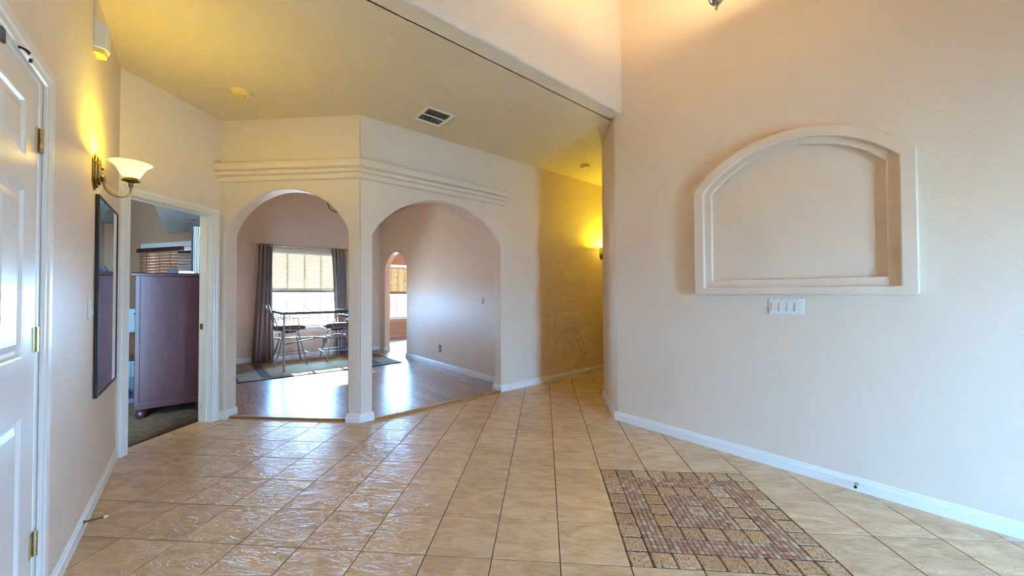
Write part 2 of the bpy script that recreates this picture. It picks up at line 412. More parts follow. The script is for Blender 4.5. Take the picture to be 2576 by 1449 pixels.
struct(obj('wall_right', bm, 'wall_paint', rotz=D45, bevel=.03, seg=4, smooth=True), 'tall beige wall carrying the arched niche frame', 'wall')
bm = bmnew(); rb = .024
extrude(bm, [(UL-.1, VBM, ZF), (UL-.1, VBM+.16, ZF), (UL-.1, VBM+.16, ZC)] + [(UL-.1, VBM+rb-rb*math.sin(a), ZC+rb-rb*math.cos(a)) for a in [PI/2*k/6 for k in range(7)]], (UR-UL+.3, 0, 0))
struct(obj('wall_header', bm, 'wall_paint', rotz=D45, smooth=True), 'beige drop wall above the edge of the low ceiling', 'wall')
EW = (1.55, 2.2, .05, 1.75)              # entry window behind the camera
wallmesh('wall_back', 'wall_paint', [(UL-.14, EW[0], VB-.14, VB, 0, ZF), (EW[1], UR+.25, VB-.14, VB, 0, ZF), (EW[0], EW[1], VB-.14, VB, 0, EW[2]), (EW[0], EW[1], VB-.14, VB, EW[3], ZF)], 'beige entry wall with a tall window, behind the viewer')
wallmesh('wall_hall_end', 'wall_paint', [(8.2, 8.32, V2-.2, VA+.2, 0, ZC+.06)], 'beige end wall of the hall')
DW = (1.04, 2.33, .60, 2.13)              # dining window opening
wallmesh('wall_dining_back', 'wall_paint', [(UDL-.1, DW[0], VD, VD+.15, 0, ZD+.1), (DW[1], UDR+.12, VD, VD+.15, 0, ZD+.1), (DW[0], DW[1], VD, VD+.15, 0, DW[2]), (DW[0], DW[1], VD, VD+.15, DW[3], ZD+.1)], 'beige dining room wall with the curtained window')
wallmesh('wall_dining_left', 'wall_paint', [(UDL-.1, UDL, 4.96, VD+.1, 0, ZD+.1)], 'beige dining room wall behind the bedroom')
arch_wall('wall_dining_right', 'wall_paint', lambda s, z: Vector((UDR, s, z)), lambda s, z: Vector((UDR+.12, s, z)), VA+T-.01, VD+.02, 7.035, 8.14, 1.80, 2.125, ZD+.1, 'beige dining room wall with thermostat plate and a narrow archway', rotz=D45)
RW = (4.05, 5.35, .55, 2.10)              # den window
wallmesh('wall_den', 'wall_paint', [(UDR, RW[0], 10.44, 10.58, 0, 3.0), (RW[1], 7.2, 10.44, 10.58, 0, 3.0), (RW[0], RW[1], 10.44, 10.58, 0, RW[2]), (RW[0], RW[1], 10.44, 10.58, RW[3], 3.0),
         (UDR-.02, UDR+.1, VD+.1, 10.5, 0, 3.0), (7.1, 7.2, 6.3, 10.5, 0, 3.0), (UDR+.1, 7.2, 6.2, 6.3, 0, 3.0)], 'cream walls of the room beyond the narrow archway')
# bedroom shell: far wall seen through the doorway is turned a little
bw0 = Vector((-5.0, 5.55)); bdir = Vector((-.976, .216)); bnor = Vector((.216, .976))
def bedpt(s, d=0.): return bw0 + bdir*s + bnor*d
BW = (.72, 1.95, .75, 2.06)               # blind window opening along that wall
bm = bmnew()
def bwall(s0, s1, z0, z1, d0=0., d1=.14):
    extrude(bm, [(*bedpt(s0, d0), z0), (*bedpt(s1, d0), z0), (*bedpt(s1, d1), z0), (*bedpt(s0, d1), z0)], (0, 0, z1-z0))
bwall(.36, BW[0], 0, 3.1); bwall(BW[1], 4.2, 0, 3.1); bwall(BW[0], BW[1], 0, BW[2]); bwall(BW[0], BW[1], BW[3], 3.1)
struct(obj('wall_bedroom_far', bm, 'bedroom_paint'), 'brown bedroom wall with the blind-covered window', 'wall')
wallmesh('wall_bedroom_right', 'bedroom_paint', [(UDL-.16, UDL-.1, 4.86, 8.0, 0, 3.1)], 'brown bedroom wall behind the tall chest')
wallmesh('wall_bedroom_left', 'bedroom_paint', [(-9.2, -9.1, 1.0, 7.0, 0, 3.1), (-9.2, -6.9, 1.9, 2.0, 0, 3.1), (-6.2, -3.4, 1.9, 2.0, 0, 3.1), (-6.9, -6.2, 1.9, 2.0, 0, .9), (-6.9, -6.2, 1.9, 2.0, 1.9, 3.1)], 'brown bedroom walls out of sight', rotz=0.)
bm = bmnew(); prism(bm, [(-9.2, 1.9), (XB-.12, 1.9), (XB-.12, YA+.06), uv(UDL-.1, 5.05)[:2], uv(UDL-.1, 8.2)[:2], (-9.2, 7.5)], 3.02, 3.12)
struct(obj('ceiling_bedroom', bm, 'ceiling_paint'), 'dim bedroom ceiling', 'ceiling')
bm = bmnew()
box(bm, -.36, .12, 5.9, 9.2, 2.29, 2.36)
struct(obj('ceiling_bedroom_soffit', bm, 'popcorn', rotz=D45), 'pale popcorn-textured soffit over the far side of the bedroom', 'ceiling')

# ceilings
bm = bmnew()
pl = [uv(UL-.05, VBM+.15), uv(8.25, VBM+.15), uv(8.25, VA+.08), Vector((XC-.04, YA+.07, 0)), Vector((XB-.06, YA+.07, 0)), Vector((XB-.06, 2.56, 0))]
prism(bm, [(p.x, p.y) for p in pl], ZC, ZC+.1)
struct(obj('ceiling', bm, 'ceiling_paint'), 'low beige textured ceiling over the entry and hall', 'ceiling')
bm = bmnew(); box(bm, UL-.2, UR+.3, VB-.2, VBM+.2, ZF, ZF+.1)
struct(obj('ceiling_entry', bm, 'ceiling_paint', rotz=D45), 'high entry ceiling above the frame', 'ceiling')
bm = bmnew(); prism(bm, [(UDL-.1, 4.7), (1.2, 3.84), (UDR+.2, 3.84), (UDR+.2, VD+.15), (UDL-.1, VD+.15)], ZD, ZD+.1)
struct(obj('ceiling_dining', bm, 'ceiling_paint', rotz=D45), 'dining room ceiling', 'ceiling')
bm = bmnew(); box(bm, UDR, 7.2, 6.2, 10.58, 2.95, 3.05)
struct(obj('ceiling_den', bm, 'ceiling_paint', rotz=D45), 'ceiling of the room beyond the narrow archway', 'ceiling')

# ------------------------------------------------------------------ floors
bm = bmnew()
fp = [uv(UL-.1, VB-.1), uv(UR+.2, VB-.1), uv(UR+.2, VN-.2), uv(8.2, V2-.1), uv(8.2, VA+.06), Vector((XC-.03, YA+.06, 0)), Vector((-3.41, YA+.06, 0)), Vector((-3.41, 2.64, 0))]
prism(bm, [(p.x, p.y) for p in fp], -.06, -.003)
FLOOR = struct(obj('floor', bm, 'grout'), 'beige ceramic tile floor with dark grout and a stone mosaic inset', 'floor')
def clip(poly, n, d):
    out = []
    for i in range(len(poly)):
        a, b = poly[i], poly[(i+1) % len(poly)]
        da, db = n[0]*a[0]+n[1]*a[1]-d, n[0]*b[0]+n[1]*b[1]-d
        if da <= 0: out.append(a)
        if (da < 0 < db) or (db < 0 < da):
            t = da/(da-db); out.append((a[0]+(b[0]-a[0])*t, a[1]+(b[1]-a[1])*t))
    return out
def area(p): return abs(sum(p[i][0]*p[(i+1) % len(p)][1]-p[(i+1) % len(p)][0]*p[i][1] for i in range(len(p))))/2 if len(p) > 2 else 0
YT, VT = 3.585, 3.765                      # front edges of the wood thresholds
def floor_pieces(poly):
    poly = clip(poly, (-r2, -r2), -UL)
    poly = clip(poly, (-1, 0), 3.41)
    p1 = clip(poly, (-r2, r2), VT); p2 = clip(clip(poly, (r2, -r2), -VT), (0, 1), YT)
    res = []
    for p in (p1, p2):
        a = clip(p, (r2, r2), UR); rest = clip(p, (-r2, -r2), -UR)
        b = clip(rest, (1, 0), NC[0]); rest2 = clip(rest, (-1, 0), -NC[0]); c = clip(rest2, (r2, -r2), -V2)
        res += [q for q in (a, b, c) if area(q) > 2e-4]
    return [clip(q, (r2, r2), 8.2) for q in res]
g = .0023
bm = bmnew(); hs = TS/2-g
prism(bm, [(-hs, -hs), (hs, -hs), (hs, hs), (-hs, hs)], -.006, 0, .002, .0015)
tile0 = obj('tile', bm, 'tile', FLOOR); first = True
behind = bmnew()
for i in range(-9, 24):
    for j in range(-16, 24):
        if 5 <= i <= 7 and 0 <= j <= 2: continue
        x0, y0 = GX+i*TS, GY+j*TS; cx, cy = x0+TS/2, y0+TS/2
        sq = [(x0+g, y0+g), (x0+TS-g, y0+g), (x0+TS-g, y0+TS-g), (x0+g, y0+TS-g)]
        ps = floor_pieces(sq)
        ps = [p for p in ps if area(p) > 3e-4]
        if not ps: continue
        dp = Vector((cx, cy, 0)).dot(Vector((fw.x, fw.y, 0)))
        vis = dp > 1.35 and (cx+cy)*r2 < 6.0
        if not vis:
            if (cx+cy)*r2 > -1 and (cy-cx)*r2 > VB-.1:
                for p in ps: prism(behind, p, -.006, 0, .002, .0015)
            continue
        if len(ps) == 1 and area(ps[0]) > (2*hs)**2*.999:
            t = tile0 if first else tile0.copy()
            if not first: COL.objects.link(t)
            first = False
            t.location = (cx, cy, 0)
        else:
            bm = bmnew()
            for p in ps: prism(bm, [(q[0]-cx, q[1]-cy) for q in p], -.006, 0, .002 if len(p) > 3 else 0, .0015)
            obj('tile', bm, 'tile', FLOOR, (cx, cy, 0))
o = obj('tile_field', behind, 'tile', FLOOR); o['kind'] = 'stuff'
# mosaic inset: 9 x 9 stone cells
MX, MY = GX+5*TS, GY; MC = 3*TS/9
def rough_quad(cx, cy, h, j):
    pts = []
    for k in range(4):
        a, b = [(-1, -1), (1, -1), (1, 1), (-1, 1)][k], [(-1, -1), (1, -1), (1, 1), (-1, 1)][(k+1) % 4]
        for t in (.06, .5, .94):
            pts.append((cx+(a[0]+(b[0]-a[0])*t)*h+random.uniform(-j, j), cy+(a[1]+(b[1]-a[1])*t)*h+random.uniform(-j, j)))
    return pts
chips = []
for i in range(9):
    for j in range(9):
        d = max(abs(i-4), abs(j-4)); cx, cy = MX+(i+.5)*MC, MY+(j+.5)*MC
        if d in (4, 2, 0):
            bm = bmnew(); prism(bm, rough_quad(0, 0, MC/2-.0036, .0022), -.006, random.uniform(-.0005, .0012), .004, .003)
            st = obj('mosaic_stone', bm, 'stone', FLOOR, (cx, cy, 0))
            if d == 0:
                bm = bmnew(); prism(bm, [(-.016, -.014), (.016, -.014), (.016, .014), (-.016, .014)], 0, .0022, .001, .0008)
                obj('inset_chip', bm, 'chip', st)
        else:
            for a in range(4):
                for b in range(4): chips.append((cx+(a-1.5)*MC/4, cy+(b-1.5)*MC/4))
chips.sort(key=lambda p: p[1]-.2*p[0])
cm = []
for k in range(6):
    bm = bmnew(); h = MC/8-.0013
    prism(bm, [(-h*random.uniform(.9, 1), -h), (h, -h*random.uniform(.88, 1)), (h*random.uniform(.9, 1), h), (-h, h*random.uniform(.88, 1))], -.006, random.uniform(-.0006, .0006), .0012, .001)
    cm.append(obj('mosaic_chip', bm, 'chip', FLOOR))
rest = bmnew()
for k, (x, y) in enumerate(chips):
    if k < 6: c = cm[k]
    elif k < 300: c = cm[k % 6].copy(); COL.objects.link(c)
    else:
        h = MC/8-.0013; prism(rest, [(x-h, y-h), (x+h, y-h), (x+h, y+h), (x-h, y+h)], -.006, random.uniform(-.0006, .0006), .0012, .001); continue
    c.location = (x, y, 0)
o = obj('mosaic_chip_field', rest, 'chip', FLOOR); o['kind'] = 'stuff'

# dining planks run away from the entry
bm = bmnew(); prism(bm, [(UDL-.08, 4.85), (UC-.05, 3.89), (UDR+.06, 3.80), (UDR+.06, VD+.05), (UDL-.08, VD+.05)], -.06, .006)
FD = struct(obj('floor_dining', bm, 'nut_brown', rotz=D45), 'glossy brown plank floor of the dining room', 'floor')
PW = .083; k = 0
u = UDL-.02
while u < UDR:
    v = 3.80-random.uniform(0, .9)
    while v < VD:
        ln = random.uniform(.85, 1.45)
        poly = [(u+.0007, v), (u+PW-.0007, v), (u+PW-.0007, v+ln-.0012), (u+.0007, v+ln-.0012)]
        poly = clip(clip(clip(poly, (0, -1), -(VT+.045)), (0, 1), VD), (1, 0), UDR)
        # front arch threshold: y >= YT+.05
        poly = clip(poly, (-r2, -r2), -(YT+.052)) if u < UC+.2 else poly
        if area(poly) > .002:
            cu = sum(p[0] for p in poly)/len(poly); cv = sum(p[1] for p in poly)/len(poly)
            bm = bmnew(); prism(bm, [(q[1]-cv, -(q[0]-cu)) for q in poly], -.004, .007, .0006, .0004)
            pr = obj('plank', bm, 'plank', FD, (cu, cv, .006), PI/2)
        v += ln
    u += PW
bm = bmnew(); box(bm, UDR+.0, 7.2, 6.2, 10.5, -.06, .012)
FN = struct(obj('floor_den', bm, 'plank', rotz=D45), 'sunlit wood floor beyond the narrow archway', 'floor')
bm = bmnew(); prism(bm, [(-9.2, 1.9), (-3.41, 1.9), (-3.41, YA+.05), uv(UDL-.1, 5.0)[:2], uv(UDL-.1, 9.3)[:2], (-9.2, 7.5)], -.06, .008)
struct(obj('floor_bedroom', bm, 'carpet'), 'dark brown bedroom carpet', 'floor')
bm = bmnew(); box(bm, -40, 40, -40, 40, -.2, -.1)
struct(obj('ground_outside', bm, 'concrete'), 'pale sunlit concrete outside the windows', 'ground')
# wood thresholds
bm = bmnew(); prism(bm, [(-3.30, YT), (-1.84, YT), (-1.86, YT+.05), (-3.30, YT+.05)], -.003, .018, .006, .006)
struct(obj('trim_1', bm, 'threshold'), 'orange-brown wood threshold strip under the front archway', 'threshold')
bm = bmnew(); uu = 1.25
TH = thing('trim_2', 'orange-brown wood threshold strip under the side archway', 'threshold', (0, 0, 0), D45); TH['kind'] = 'structure'
for a, b in ((1.24, 1.62), (1.62, 2.35), (2.35, 3.09)):
    bm = bmnew(); prism(bm, [(a+.001, VT), (b-.001, VT), (b-.001, VT+.045), (a+.001, VT+.045)], -.003, .018, .005, .006); obj('strip', bm, 'threshold', TH)

# ------------------------------------------------------------------ baseboards
BH, BT = .085, .014
def base_run(name, pts, label, z=0.):
    """pts: plan polyline (world xy), the room lies to the left of the travel direction"""
    bm = bmnew(); P = [Vector((p[0], p[1])) for p in pts]; n = len(P)
    prof = [(0, 0), (BT, 0), (BT, BH*.68), (BT*.62, BH*.78), (BT*.62, BH*.9), (BT*.3, BH), (0, BH)]
    rings = []
    for i in range(n):
        d0 = (P[i]-P[i-1]).normalized() if i else (P[1]-P[0]).normalized()
        d1 = (P[i+1]-P[i]).normalized() if i < n-1 else d0
        n0, n1 = Vector((-d0.y, d0.x)), Vector((-d1.y, d1.x)); m = (n0+n1); m = m/(m.dot(n0) or 1)
        rings.append([bm.verts.new((P[i].x+m.x*a, P[i].y+m.y*a, z+h)) for a, h in prof])
    for a, b in zip(rings, rings[1:]):
        for k in range(len(prof)): face(bm, [a[k], a[(k+1) % len(prof)], b[(k+1) % len(prof)], b[k]])
    face(bm, rings[0][::-1]); face(bm, rings[-1])
    return struct(obj(name, bm, 'trim_white'), label, 'baseboard')
base_run('baseboard_left', [uv(UL, 4.14), uv(UL, 2.345)], 'white baseboard along the left wall')
base_run('baseboard_right', [uv(UR, -1.9), uv(UR, VN), Vector(NC2), uv(8.1, V2)], 'white baseboard along the tall right wall')
base_run('baseboard_hall', [uv(8.1, VA), uv(2.997, VA), uv(2.997, VA+T), uv(3.14, VA+T)], 'white baseboard along the hall wall')
base_run('baseboard_column', [uv(1.362, VA+T), uv(1.362, VA), Vector((XC, YA)), Vector((-1.918, YA)), Vector((-1.918, YA+T))], 'white baseboard wrapping the column between the archways')
base_run('baseboard_pier', [Vector((-3.205, YA+T)), Vector((-3.205, YA)), Vector((XB, YA))], 'short white baseboard at the left foot of the front archway')
base_run('baseboard_dining_back', [uv(UDR, VD), uv(UDL, VD)], 'white baseboard below the dining window', .012)
base_run('baseboard_dining_right', [uv(UDR, VA+T), uv(UDR, 7.035), uv(UDR+.12, 7.035)], 'white baseboard along the dining room side wall', .012)
base_run('baseboard_dining_corner', [uv(UDR+.12, 8.14), uv(UDR, 8.14), uv(UDR, VD)], 'white baseboard at the far foot of the narrow archway', .012)
base_run('baseboard_den', [uv(7.1, 10.44), uv(UDR+.1, 10.44)], 'white baseboard under the far window', .012)

# ------------------------------------------------------------------ stepped cornice over the archways
TIERS = [(2.484, 2.566, .09), (2.438, 2.484, .065), (2.384, 2.438, .04)]
CR = thing('trim_3', 'stepped plaster ledge running over both archways and round the column', 'ledge'); CR['kind'] = 'structure'
for k, (z0, z1, p) in enumerate(TIERS):
    bm = bmnew()
    prof = [(-.005, z0), (p*.72, z0), (p*.93, z0+(z1-z0)*.12), (p, z0+(z1-z0)*.35), (p, z0+(z1-z0)*.7), (p*.95, z1-(z1-z0)*.1), (p*.85, z1), (-.005, z1)]
    P = [Vector((XB+.0, YA)), Vector((XC, YA)), (lambda q: Vector((q.x, q.y)))(uv(3.055-.006*k, VA))]
    rings = []
    for i in range(3):
        d0 = (P[max(i, 1)]-P[max(i, 1)-1]).normalized(); d1 = (P[min(i+1, 2)]-P[min(i+1, 2)-1]).normalized()
        n0, n1 = Vector((d0.y, -d0.x)), Vector((d1.y, -d1.x)); m = n0+n1; m = m/m.dot(n0)
        rings.append([bm.verts.new((P[i].x+m.x*a, P[i].y+m.y*a, h)) for a, h in prof])
    for a, b in zip(rings, rings[1:]):
        for q in range(len(prof)): face(bm, [a[q], a[(q+1) % len(prof)], b[(q+1) % len(prof)], b[q]])
    face(bm, rings[0][::-1]); face(bm, rings[-1])
    obj('ledge_tier', bm, 'wall_paint', CR, smooth=True)

# ------------------------------------------------------------------ niche frame on the right wall  (local x = v, y = out of the wall, z up)
NF = thing('wall_niche_frame', 'arched plaster niche frame with stepped rim on the tall right wall', 'wall frame', uv(UR, 0), D45)
def niche_ring(o0, o1, z00, z01, sp0, sp1, ap0, ap1, depth0, depth1):
    """band between outline (o0) and outline (o1); o = (vmin, vmax)"""
    def outl(o, zb, sp, ap, n=30):
        hw = (o[1]-o[0])/2; h = ap-sp; R = (hw*hw+h*h)/(2*h); c = (o[0]+o[1])/2; th = math.asin(min(1, hw/R))
        pts = [(c+R*math.sin(t), ap-R+R*math.cos(t)) for t in [-th+2*th*i/n for i in range(n+1)]]
        return [(o[0], zb)]+pts+[(o[1], zb)]
    A, B = outl(o0, z00, sp0, ap0), outl(o1, z01, sp1, ap1)
    bm = bmnew(); n = len(A)
    def ring(P, d): return [bm.verts.new((-d, p[0], p[1])) for p in P]
    ba, fa, fb, bb = ring(A, -.004), ring(A, depth0), ring(B, depth0), ring(B, depth1)
    for r0, r1 in ((ba, fa), (fa, fb), (fb, bb), (bb, ba)):
        for i in range(n): face(bm, [r0[i], r0[(i+1) % n], r1[(i+1) % n], r1[i]])
    return bm
obj('outer_rim', niche_ring((.143, 1.397), (.215, 1.322), 1.234, 1.285, 2.075, 2.045, 2.372, 2.305, .062, -.004), 'wall_paint', NF, smooth=True, bevel=.007)
obj('inner_rim', niche_ring((.205, 1.332), (.272, 1.272), 1.276, 1.342, 2.05, 2.033, 2.315, 2.265, .032, -.004), 'wall_paint', NF, smooth=True, bevel=.005)

# ------------------------------------------------------------------ front door, casing and hardware (local x = u, y = v)
D1 = thing('door_1', 'white six-panel door with brass hinges in the left wall', 'door', uv(UL, 2.215), D45); D1['kind'] = 'structure'
w_ = .86
bm = bmnew(); box(bm, -.045, -.012, -w_, 0, .012, 2.035); obj('slab', bm, 'door_white', D1)
cols = [(-.73, -.49), (-.37, -.13)]; rows = [(.23, .832), (1.029, 1.62), (1.725, 1.931)]
bm = bmnew()
for a, b in ((-w_, -.73), (-.49, -.37), (-.13, 0)): box(bm, -.012, -.002, a, b, .012, 2.035)
for a, b in ((.012, .23), (.832, 1.029), (1.62, 1.725), (1.931, 2.035)):
    for c in cols: box(bm, -.012, -.002, c[0], c[1], a, b)
obj('stile_frame', bm, 'door_white', D1)
for c in cols:
    for r in rows:
        bm = bmnew()
        def rr(i, x): return [bm.verts.new((x, y, z)) for y, z in ((c[0]+i, r[0]+i), (c[1]-i, r[0]+i), (c[1]-i, r[1]-i), (c[0]+i, r[1]-i))]
        rs = [rr(0, -.0025), rr(.008, -.003), rr(.016, -.0105), rr(.030, -.0105), rr(.052, -.004)]
        for p, q in zip(rs, rs[1:]):
            for i in range(4): face(bm, [p[i], p[(i+1) % 4], q[(i+1) % 4], q[i]])
        face(bm, rs[-1])
        obj('panel', bm, 'door_white', D1)
for z in (1.825, 1.082, .33):
    hg = bmnew(); box(hg, -.002, .0008, -.03, -.002, z-.046, z+.046); box(hg, -.002, .0008, .006, .034, z-.046, z+.046)
    h = obj('hinge', hg, 'brass', D1)
    bm = bmnew()
    for q in range(5): lathe(bm, [(.0065, -.0088), (.0065, .0088)], (.006, .002, z-.037+q*.0185), 10)
    obj('knuckle', bm, 'brass', h, smooth=True)
bm = bmnew(); lathe(bm, [(.028, 0), (.028, .006), (.012, .01), (.012, .03), (.027, .042), (.03, .055), (.022, .068), (.004, .072)], (-.002, -w_+.06, .96), 18, 'x'); obj('knob', bm, 'brass', D1, smooth=True)
TR1 = thing('trim_4', 'white moulded casing around the panelled door in the left wall', 'door casing', uv(UL, 0), D45); TR1['kind'] = 'structure'
def casing_profile(bm, path, wd, out):
    """path: list of (a, z) inner edge points in wall coords with outward normals handled by mitre; out(a, z, d) -> point"""
    prof = [(0, 0), (0, .006), (.006, .011), (wd*.35, .011), (wd*.45, .016), (wd-.012, .018), (wd-.004, .014), (wd, .008), (wd, 0)]
    P = [Vector(p) for p in path]; rings = []
    for i in range(len(P)):
        d0 = (P[i]-P[i-1]).normalized() if i else (P[1]-P[0]).normalized()
        d1 = (P[i+1]-P[i]).normalized() if i < len(P)-1 else d0
        n0, n1 = Vector((-d0.y, d0.x)), Vector((-d1.y, d1.x)); m = n0+n1; m = m/m.dot(n0)
        rings.append([bm.verts.new(out(P[i].x+m.x*o, P[i].y+m.y*o, d)) for o, d in prof])
    k = len(prof)
    for a, b in zip(rings, rings[1:]):
        for i in range(k): face(bm, [a[i], a[(i+1) % k], b[(i+1) % k], b[i]])
    face(bm, rings[0][::-1]); face(bm, rings[-1])
bm = bmnew(); casing_profile(bm, [(1.33, 0), (1.33, 2.052), (2.262, 2.052), (2.262, 0)], .078, lambda a, z, d: (d, a, z)); obj('casing', bm, 'trim_white', TR1)
bm = bmnew(); box(bm, -.14, .0, 2.219, 2.262, 0, 2.052); box(bm, -.14, 0, 1.33, 1.351, 0, 2.052); box(bm, -.14, 0, 1.351, 2.219, 2.039, 2.052); obj('jamb', bm, 'trim_white', TR1)
HK = thing('door_catch', 'small black hook catch at the head of the white panelled door', 'door catch', uv(UL, 1.975, 2.045), D45)
bm = bmnew(); tube(bm, smooth_path([(.010, -.022, .006), (.016, -.012, .009), (.024, 0, .006), (.028, .008, -.006), (.025, .013, -.022)]), .0042, 8); obj('hook', bm, 'black_plastic', HK, smooth=True)
bm = bmnew(); lathe(bm, [(.004, 0), (.006, .004), (.006, .014), (.002, .018)], (.030, .004, -.012), 10); obj('tip', bm, 'plastic_white', HK, smooth=True)
bm = bmnew(); box(bm, 0, .006, -.03, -.006, -.03, .02); tag(obj('latch_plate', bm, 'nut_brown', None, uv(UL, 1.865, 2.04), D45, bevel=.001), 'brown metal latch plate at the top of the white panelled door', 'latch')

# bedroom doorway casing + jamb
TR2 = thing('trim_5', 'white casing and jambs of the bedroom doorway', 'door casing'); TR2['kind'] = 'structure'
bm = bmnew(); casing_profile(bm, [(YD0, 0), (YD0, ZDO), (YD1, ZDO), (YD1, 0)], .063, lambda a, z, d: (XB+d, a, z)); obj('casing', bm, 'trim_white', TR2)
bm = bmnew(); box(bm, XB-.14, XB+.004, YD0-.01, YD0+.008, 0, ZDO+.005); obj('jamb', bm, 'trim_white', TR2)
bm = bmnew(); box(bm, XB-.14, XB+.004, YD1-.008, YD1+.01, 0, ZDO+.005); obj('jamb', bm, 'trim_white', TR2)
bm = bmnew(); box(bm, XB-.14, XB+.004, YD0, YD1, ZDO-.008, ZDO+.01); obj('head_jamb', bm, 'trim_white', TR2)
bm = bmnew(); box(bm, XB-.085, XB-.05, YD1-.022, YD1-.006, 0, ZDO); box(bm, XB-.085, XB-.05, YD0+.006, YD0+.022, 0, ZDO); box(bm, XB-.085, XB-.05, YD0+.02, YD1-.02, ZDO-.022, ZDO); obj('door_stop', bm, 'trim_white', TR2)
bm = bmnew(); box(bm, XB-.13, XB-.092, YD1-.0095, YD1-.0078, .905, .965); obj('strike_plate', bm, 'bronze', TR2)

# ------------------------------------------------------------------ windows
def window(name, label, o, v, d, bars, hbars, sill=True):
    """o = (u0,u1,z0,z1) opening; v = inside wall plane; d = +1 if outside lies at larger v"""
    W = thing(name, label, 'window', (0, 0, 0), D45); W['kind'] = 'structure'
    u0, u1, z0, z1 = o; m = v+d*.09; f = .045
    bm = bmnew()
    for b in ((u0, u0+f, z0, z1), (u1-f, u1, z0, z1), (u0+f, u1-f, z0, z0+f), (u0+f, u1-f, z1-f, z1), (u0+f, u1-f, (z0+z1)/2-.02, (z0+z1)/2+.02)):
        box(bm, b[0], b[1], m-.03, m+.03, b[2], b[3])
    obj('frame', bm, 'trim_white', W)
    for k in range(bars):
        a = u0+f+(u1-u0-2*f)*(k+1)/(bars+1)
        bm = bmnew(); box(bm, a-.012, a+.012, m-.008, m+.008, z0+f, z1-f); obj('muntin', bm, 'trim_white', W)
    for h in hbars:
        bm = bmnew(); box(bm, u0+f, u1-f, m-.0075, m+.0075, h-.009, h+.009); obj('muntin', bm, 'trim_white', W)
    bm = bmnew(); box(bm, u0+f-.01, u1-f+.01, m+.012*d-.002, m+.012*d+.002, z0+f-.01, z1-f+.01); obj('pane', bm, 'pane_glass', W)
    if sill:
        bm = bmnew(); box(bm, u0-.06, u1+.06, min(v-d*.045, v+d*.07), max(v-d*.045, v+d*.07), z0-.025, z0+.005); box(bm, u0-.04, u1+.04, min(v-d*.014, v), max(v-d*.014, v), z0-.085, z0-.025); obj('sill', bm, 'trim_white', W, bevel=.003)
    return W
window('window_1', 'white-framed dining window half covered by a cream shade', DW, VD, 1, 3, ())
window('window_2', 'white-framed far window seen through the narrow archway', RW, 10.44, 1, 5, (.98,))
window('window_3', 'tall entry window behind the viewer', EW, VB, -1, 1, (.6,))
def shade(name, label, u0, u1, v, z0, z1, mat):
    SH = thing(name, label, 'window shade', uv((u0+u1)/2, v, z0), D45)
    h = (u1-u0)/2; n = int((z1-z0)/.019); bm = bmnew(); prev = None
    for k in range(n+1):
        z = (z1-z0)*k/n; y = .006 if k % 2 else -.006
        row = [bm.verts.new((-h, y, z)), bm.verts.new((h, y, z))]
        if prev: face(bm, [prev[0], prev[1], row[1], row[0]])
        prev = row
    obj('fabric', bm, mat, SH)
    bm = bmnew(); box(bm, -h, h, -.014, .014, -.03, .002); obj('bottom_rail', bm, 'rail_gray', SH, bevel=.003)
    bm = bmnew(); box(bm, -h, h, -.02, .02, z1-z0, z1-z0+.04); obj('head_rail', bm, 'plastic_white', SH, bevel=.003)
shade('window_shade', 'cream pleated shade lowered halfway over the dining window', DW[0]+.01, DW[1]-.01, VD+.03, 1.325, DW[3]-.045, 'shade_fabric')
shade('window_shade', 'tan pleated shade in the far window beyond the narrow archway', RW[0]+.01, RW[1]-.01, 10.44+.02, 1.29, RW[3]-.10, 'shade_fabric_tan')
W5 = thing('fill_window', 'added window out of sight that lights the bedroom', 'window'); W5['kind'] = 'structure'  # unseen window, added to brighten the bedroom
bm = bmnew()
for q in ((-6.9, -6.85, .9, 1.9), (-6.25, -6.2, .9, 1.9), (-6.85, -6.25, .9, .95), (-6.85, -6.25, 1.85, 1.9)): box(bm, q[0], q[1], 1.92, 1.97, q[2], q[3])
obj('frame', bm, 'trim_white', W5)
bm = bmnew(); box(bm, -6.86, -6.24, 1.944, 1.948, .94, 1.86); obj('pane', bm, 'pane_glass', W5)
bm = bmnew(); box(bm, -6.92, -6.18, 2.01, 2.014, .85, 1.95); obj('fill_drape', bm, 'fill_drape_tan', W5)  # added cloth, turns the daylight of the unseen window warm
# bedroom window with casing and wood blind (local x along the wall to the left, y into the wall)
bang = math.atan2(bdir.y, bdir.x)
def bedloc(s, z=0.): p = bedpt(s); return (p.x, p.y, z)
WB = thing('window_4', 'white-cased bedroom window behind the wood blind', 'window', bedloc(0), bang); WB['kind'] = 'structure'
# local frame: x along bdir, y = 90 deg left of it = -bnor
bm = bmnew(); c_ = .08
for b in ((BW[0]-c_, BW[0], BW[2]-c_, BW[3]+c_), (BW[1], BW[1]+c_, BW[2]-c_, BW[3]+c_), (BW[0], BW[1], BW[3], BW[3]+c_), (BW[0], BW[1], BW[2]-c_, BW[2])): box(bm, b[0], b[1], 0, .02, b[2], b[3])
obj('casing', bm, 'trim_white', WB, bevel=.004)
bm = bmnew(); box(bm, BW[0], BW[0]+.05, -.12, -.06, BW[2], BW[3]); box(bm, BW[1]-.05, BW[1], -.12, -.06, BW[2], BW[3]); box(bm, BW[0], BW[1], -.12, -.06, BW[2], BW[2]+.05); box(bm, BW[0], BW[1], -.12, -.06, BW[3]-.05, BW[3]); obj('frame', bm, 'trim_white', WB)
bm = bmnew(); box(bm, BW[0], BW[1], -.10, -.096, BW[2], BW[3]); obj('pane', bm, 'pane_glass', WB)
BL = thing('wood_blind', 'brown wood blind with dark valance in the bedroom window', 'blind', bedloc(BW[0]+.62, 0), bang)
bm = bmnew(); box(bm, -.40, .72, .02, .065, 1.985, 2.055); obj('valance', bm, 'blind_valance', BL, bevel=.004)
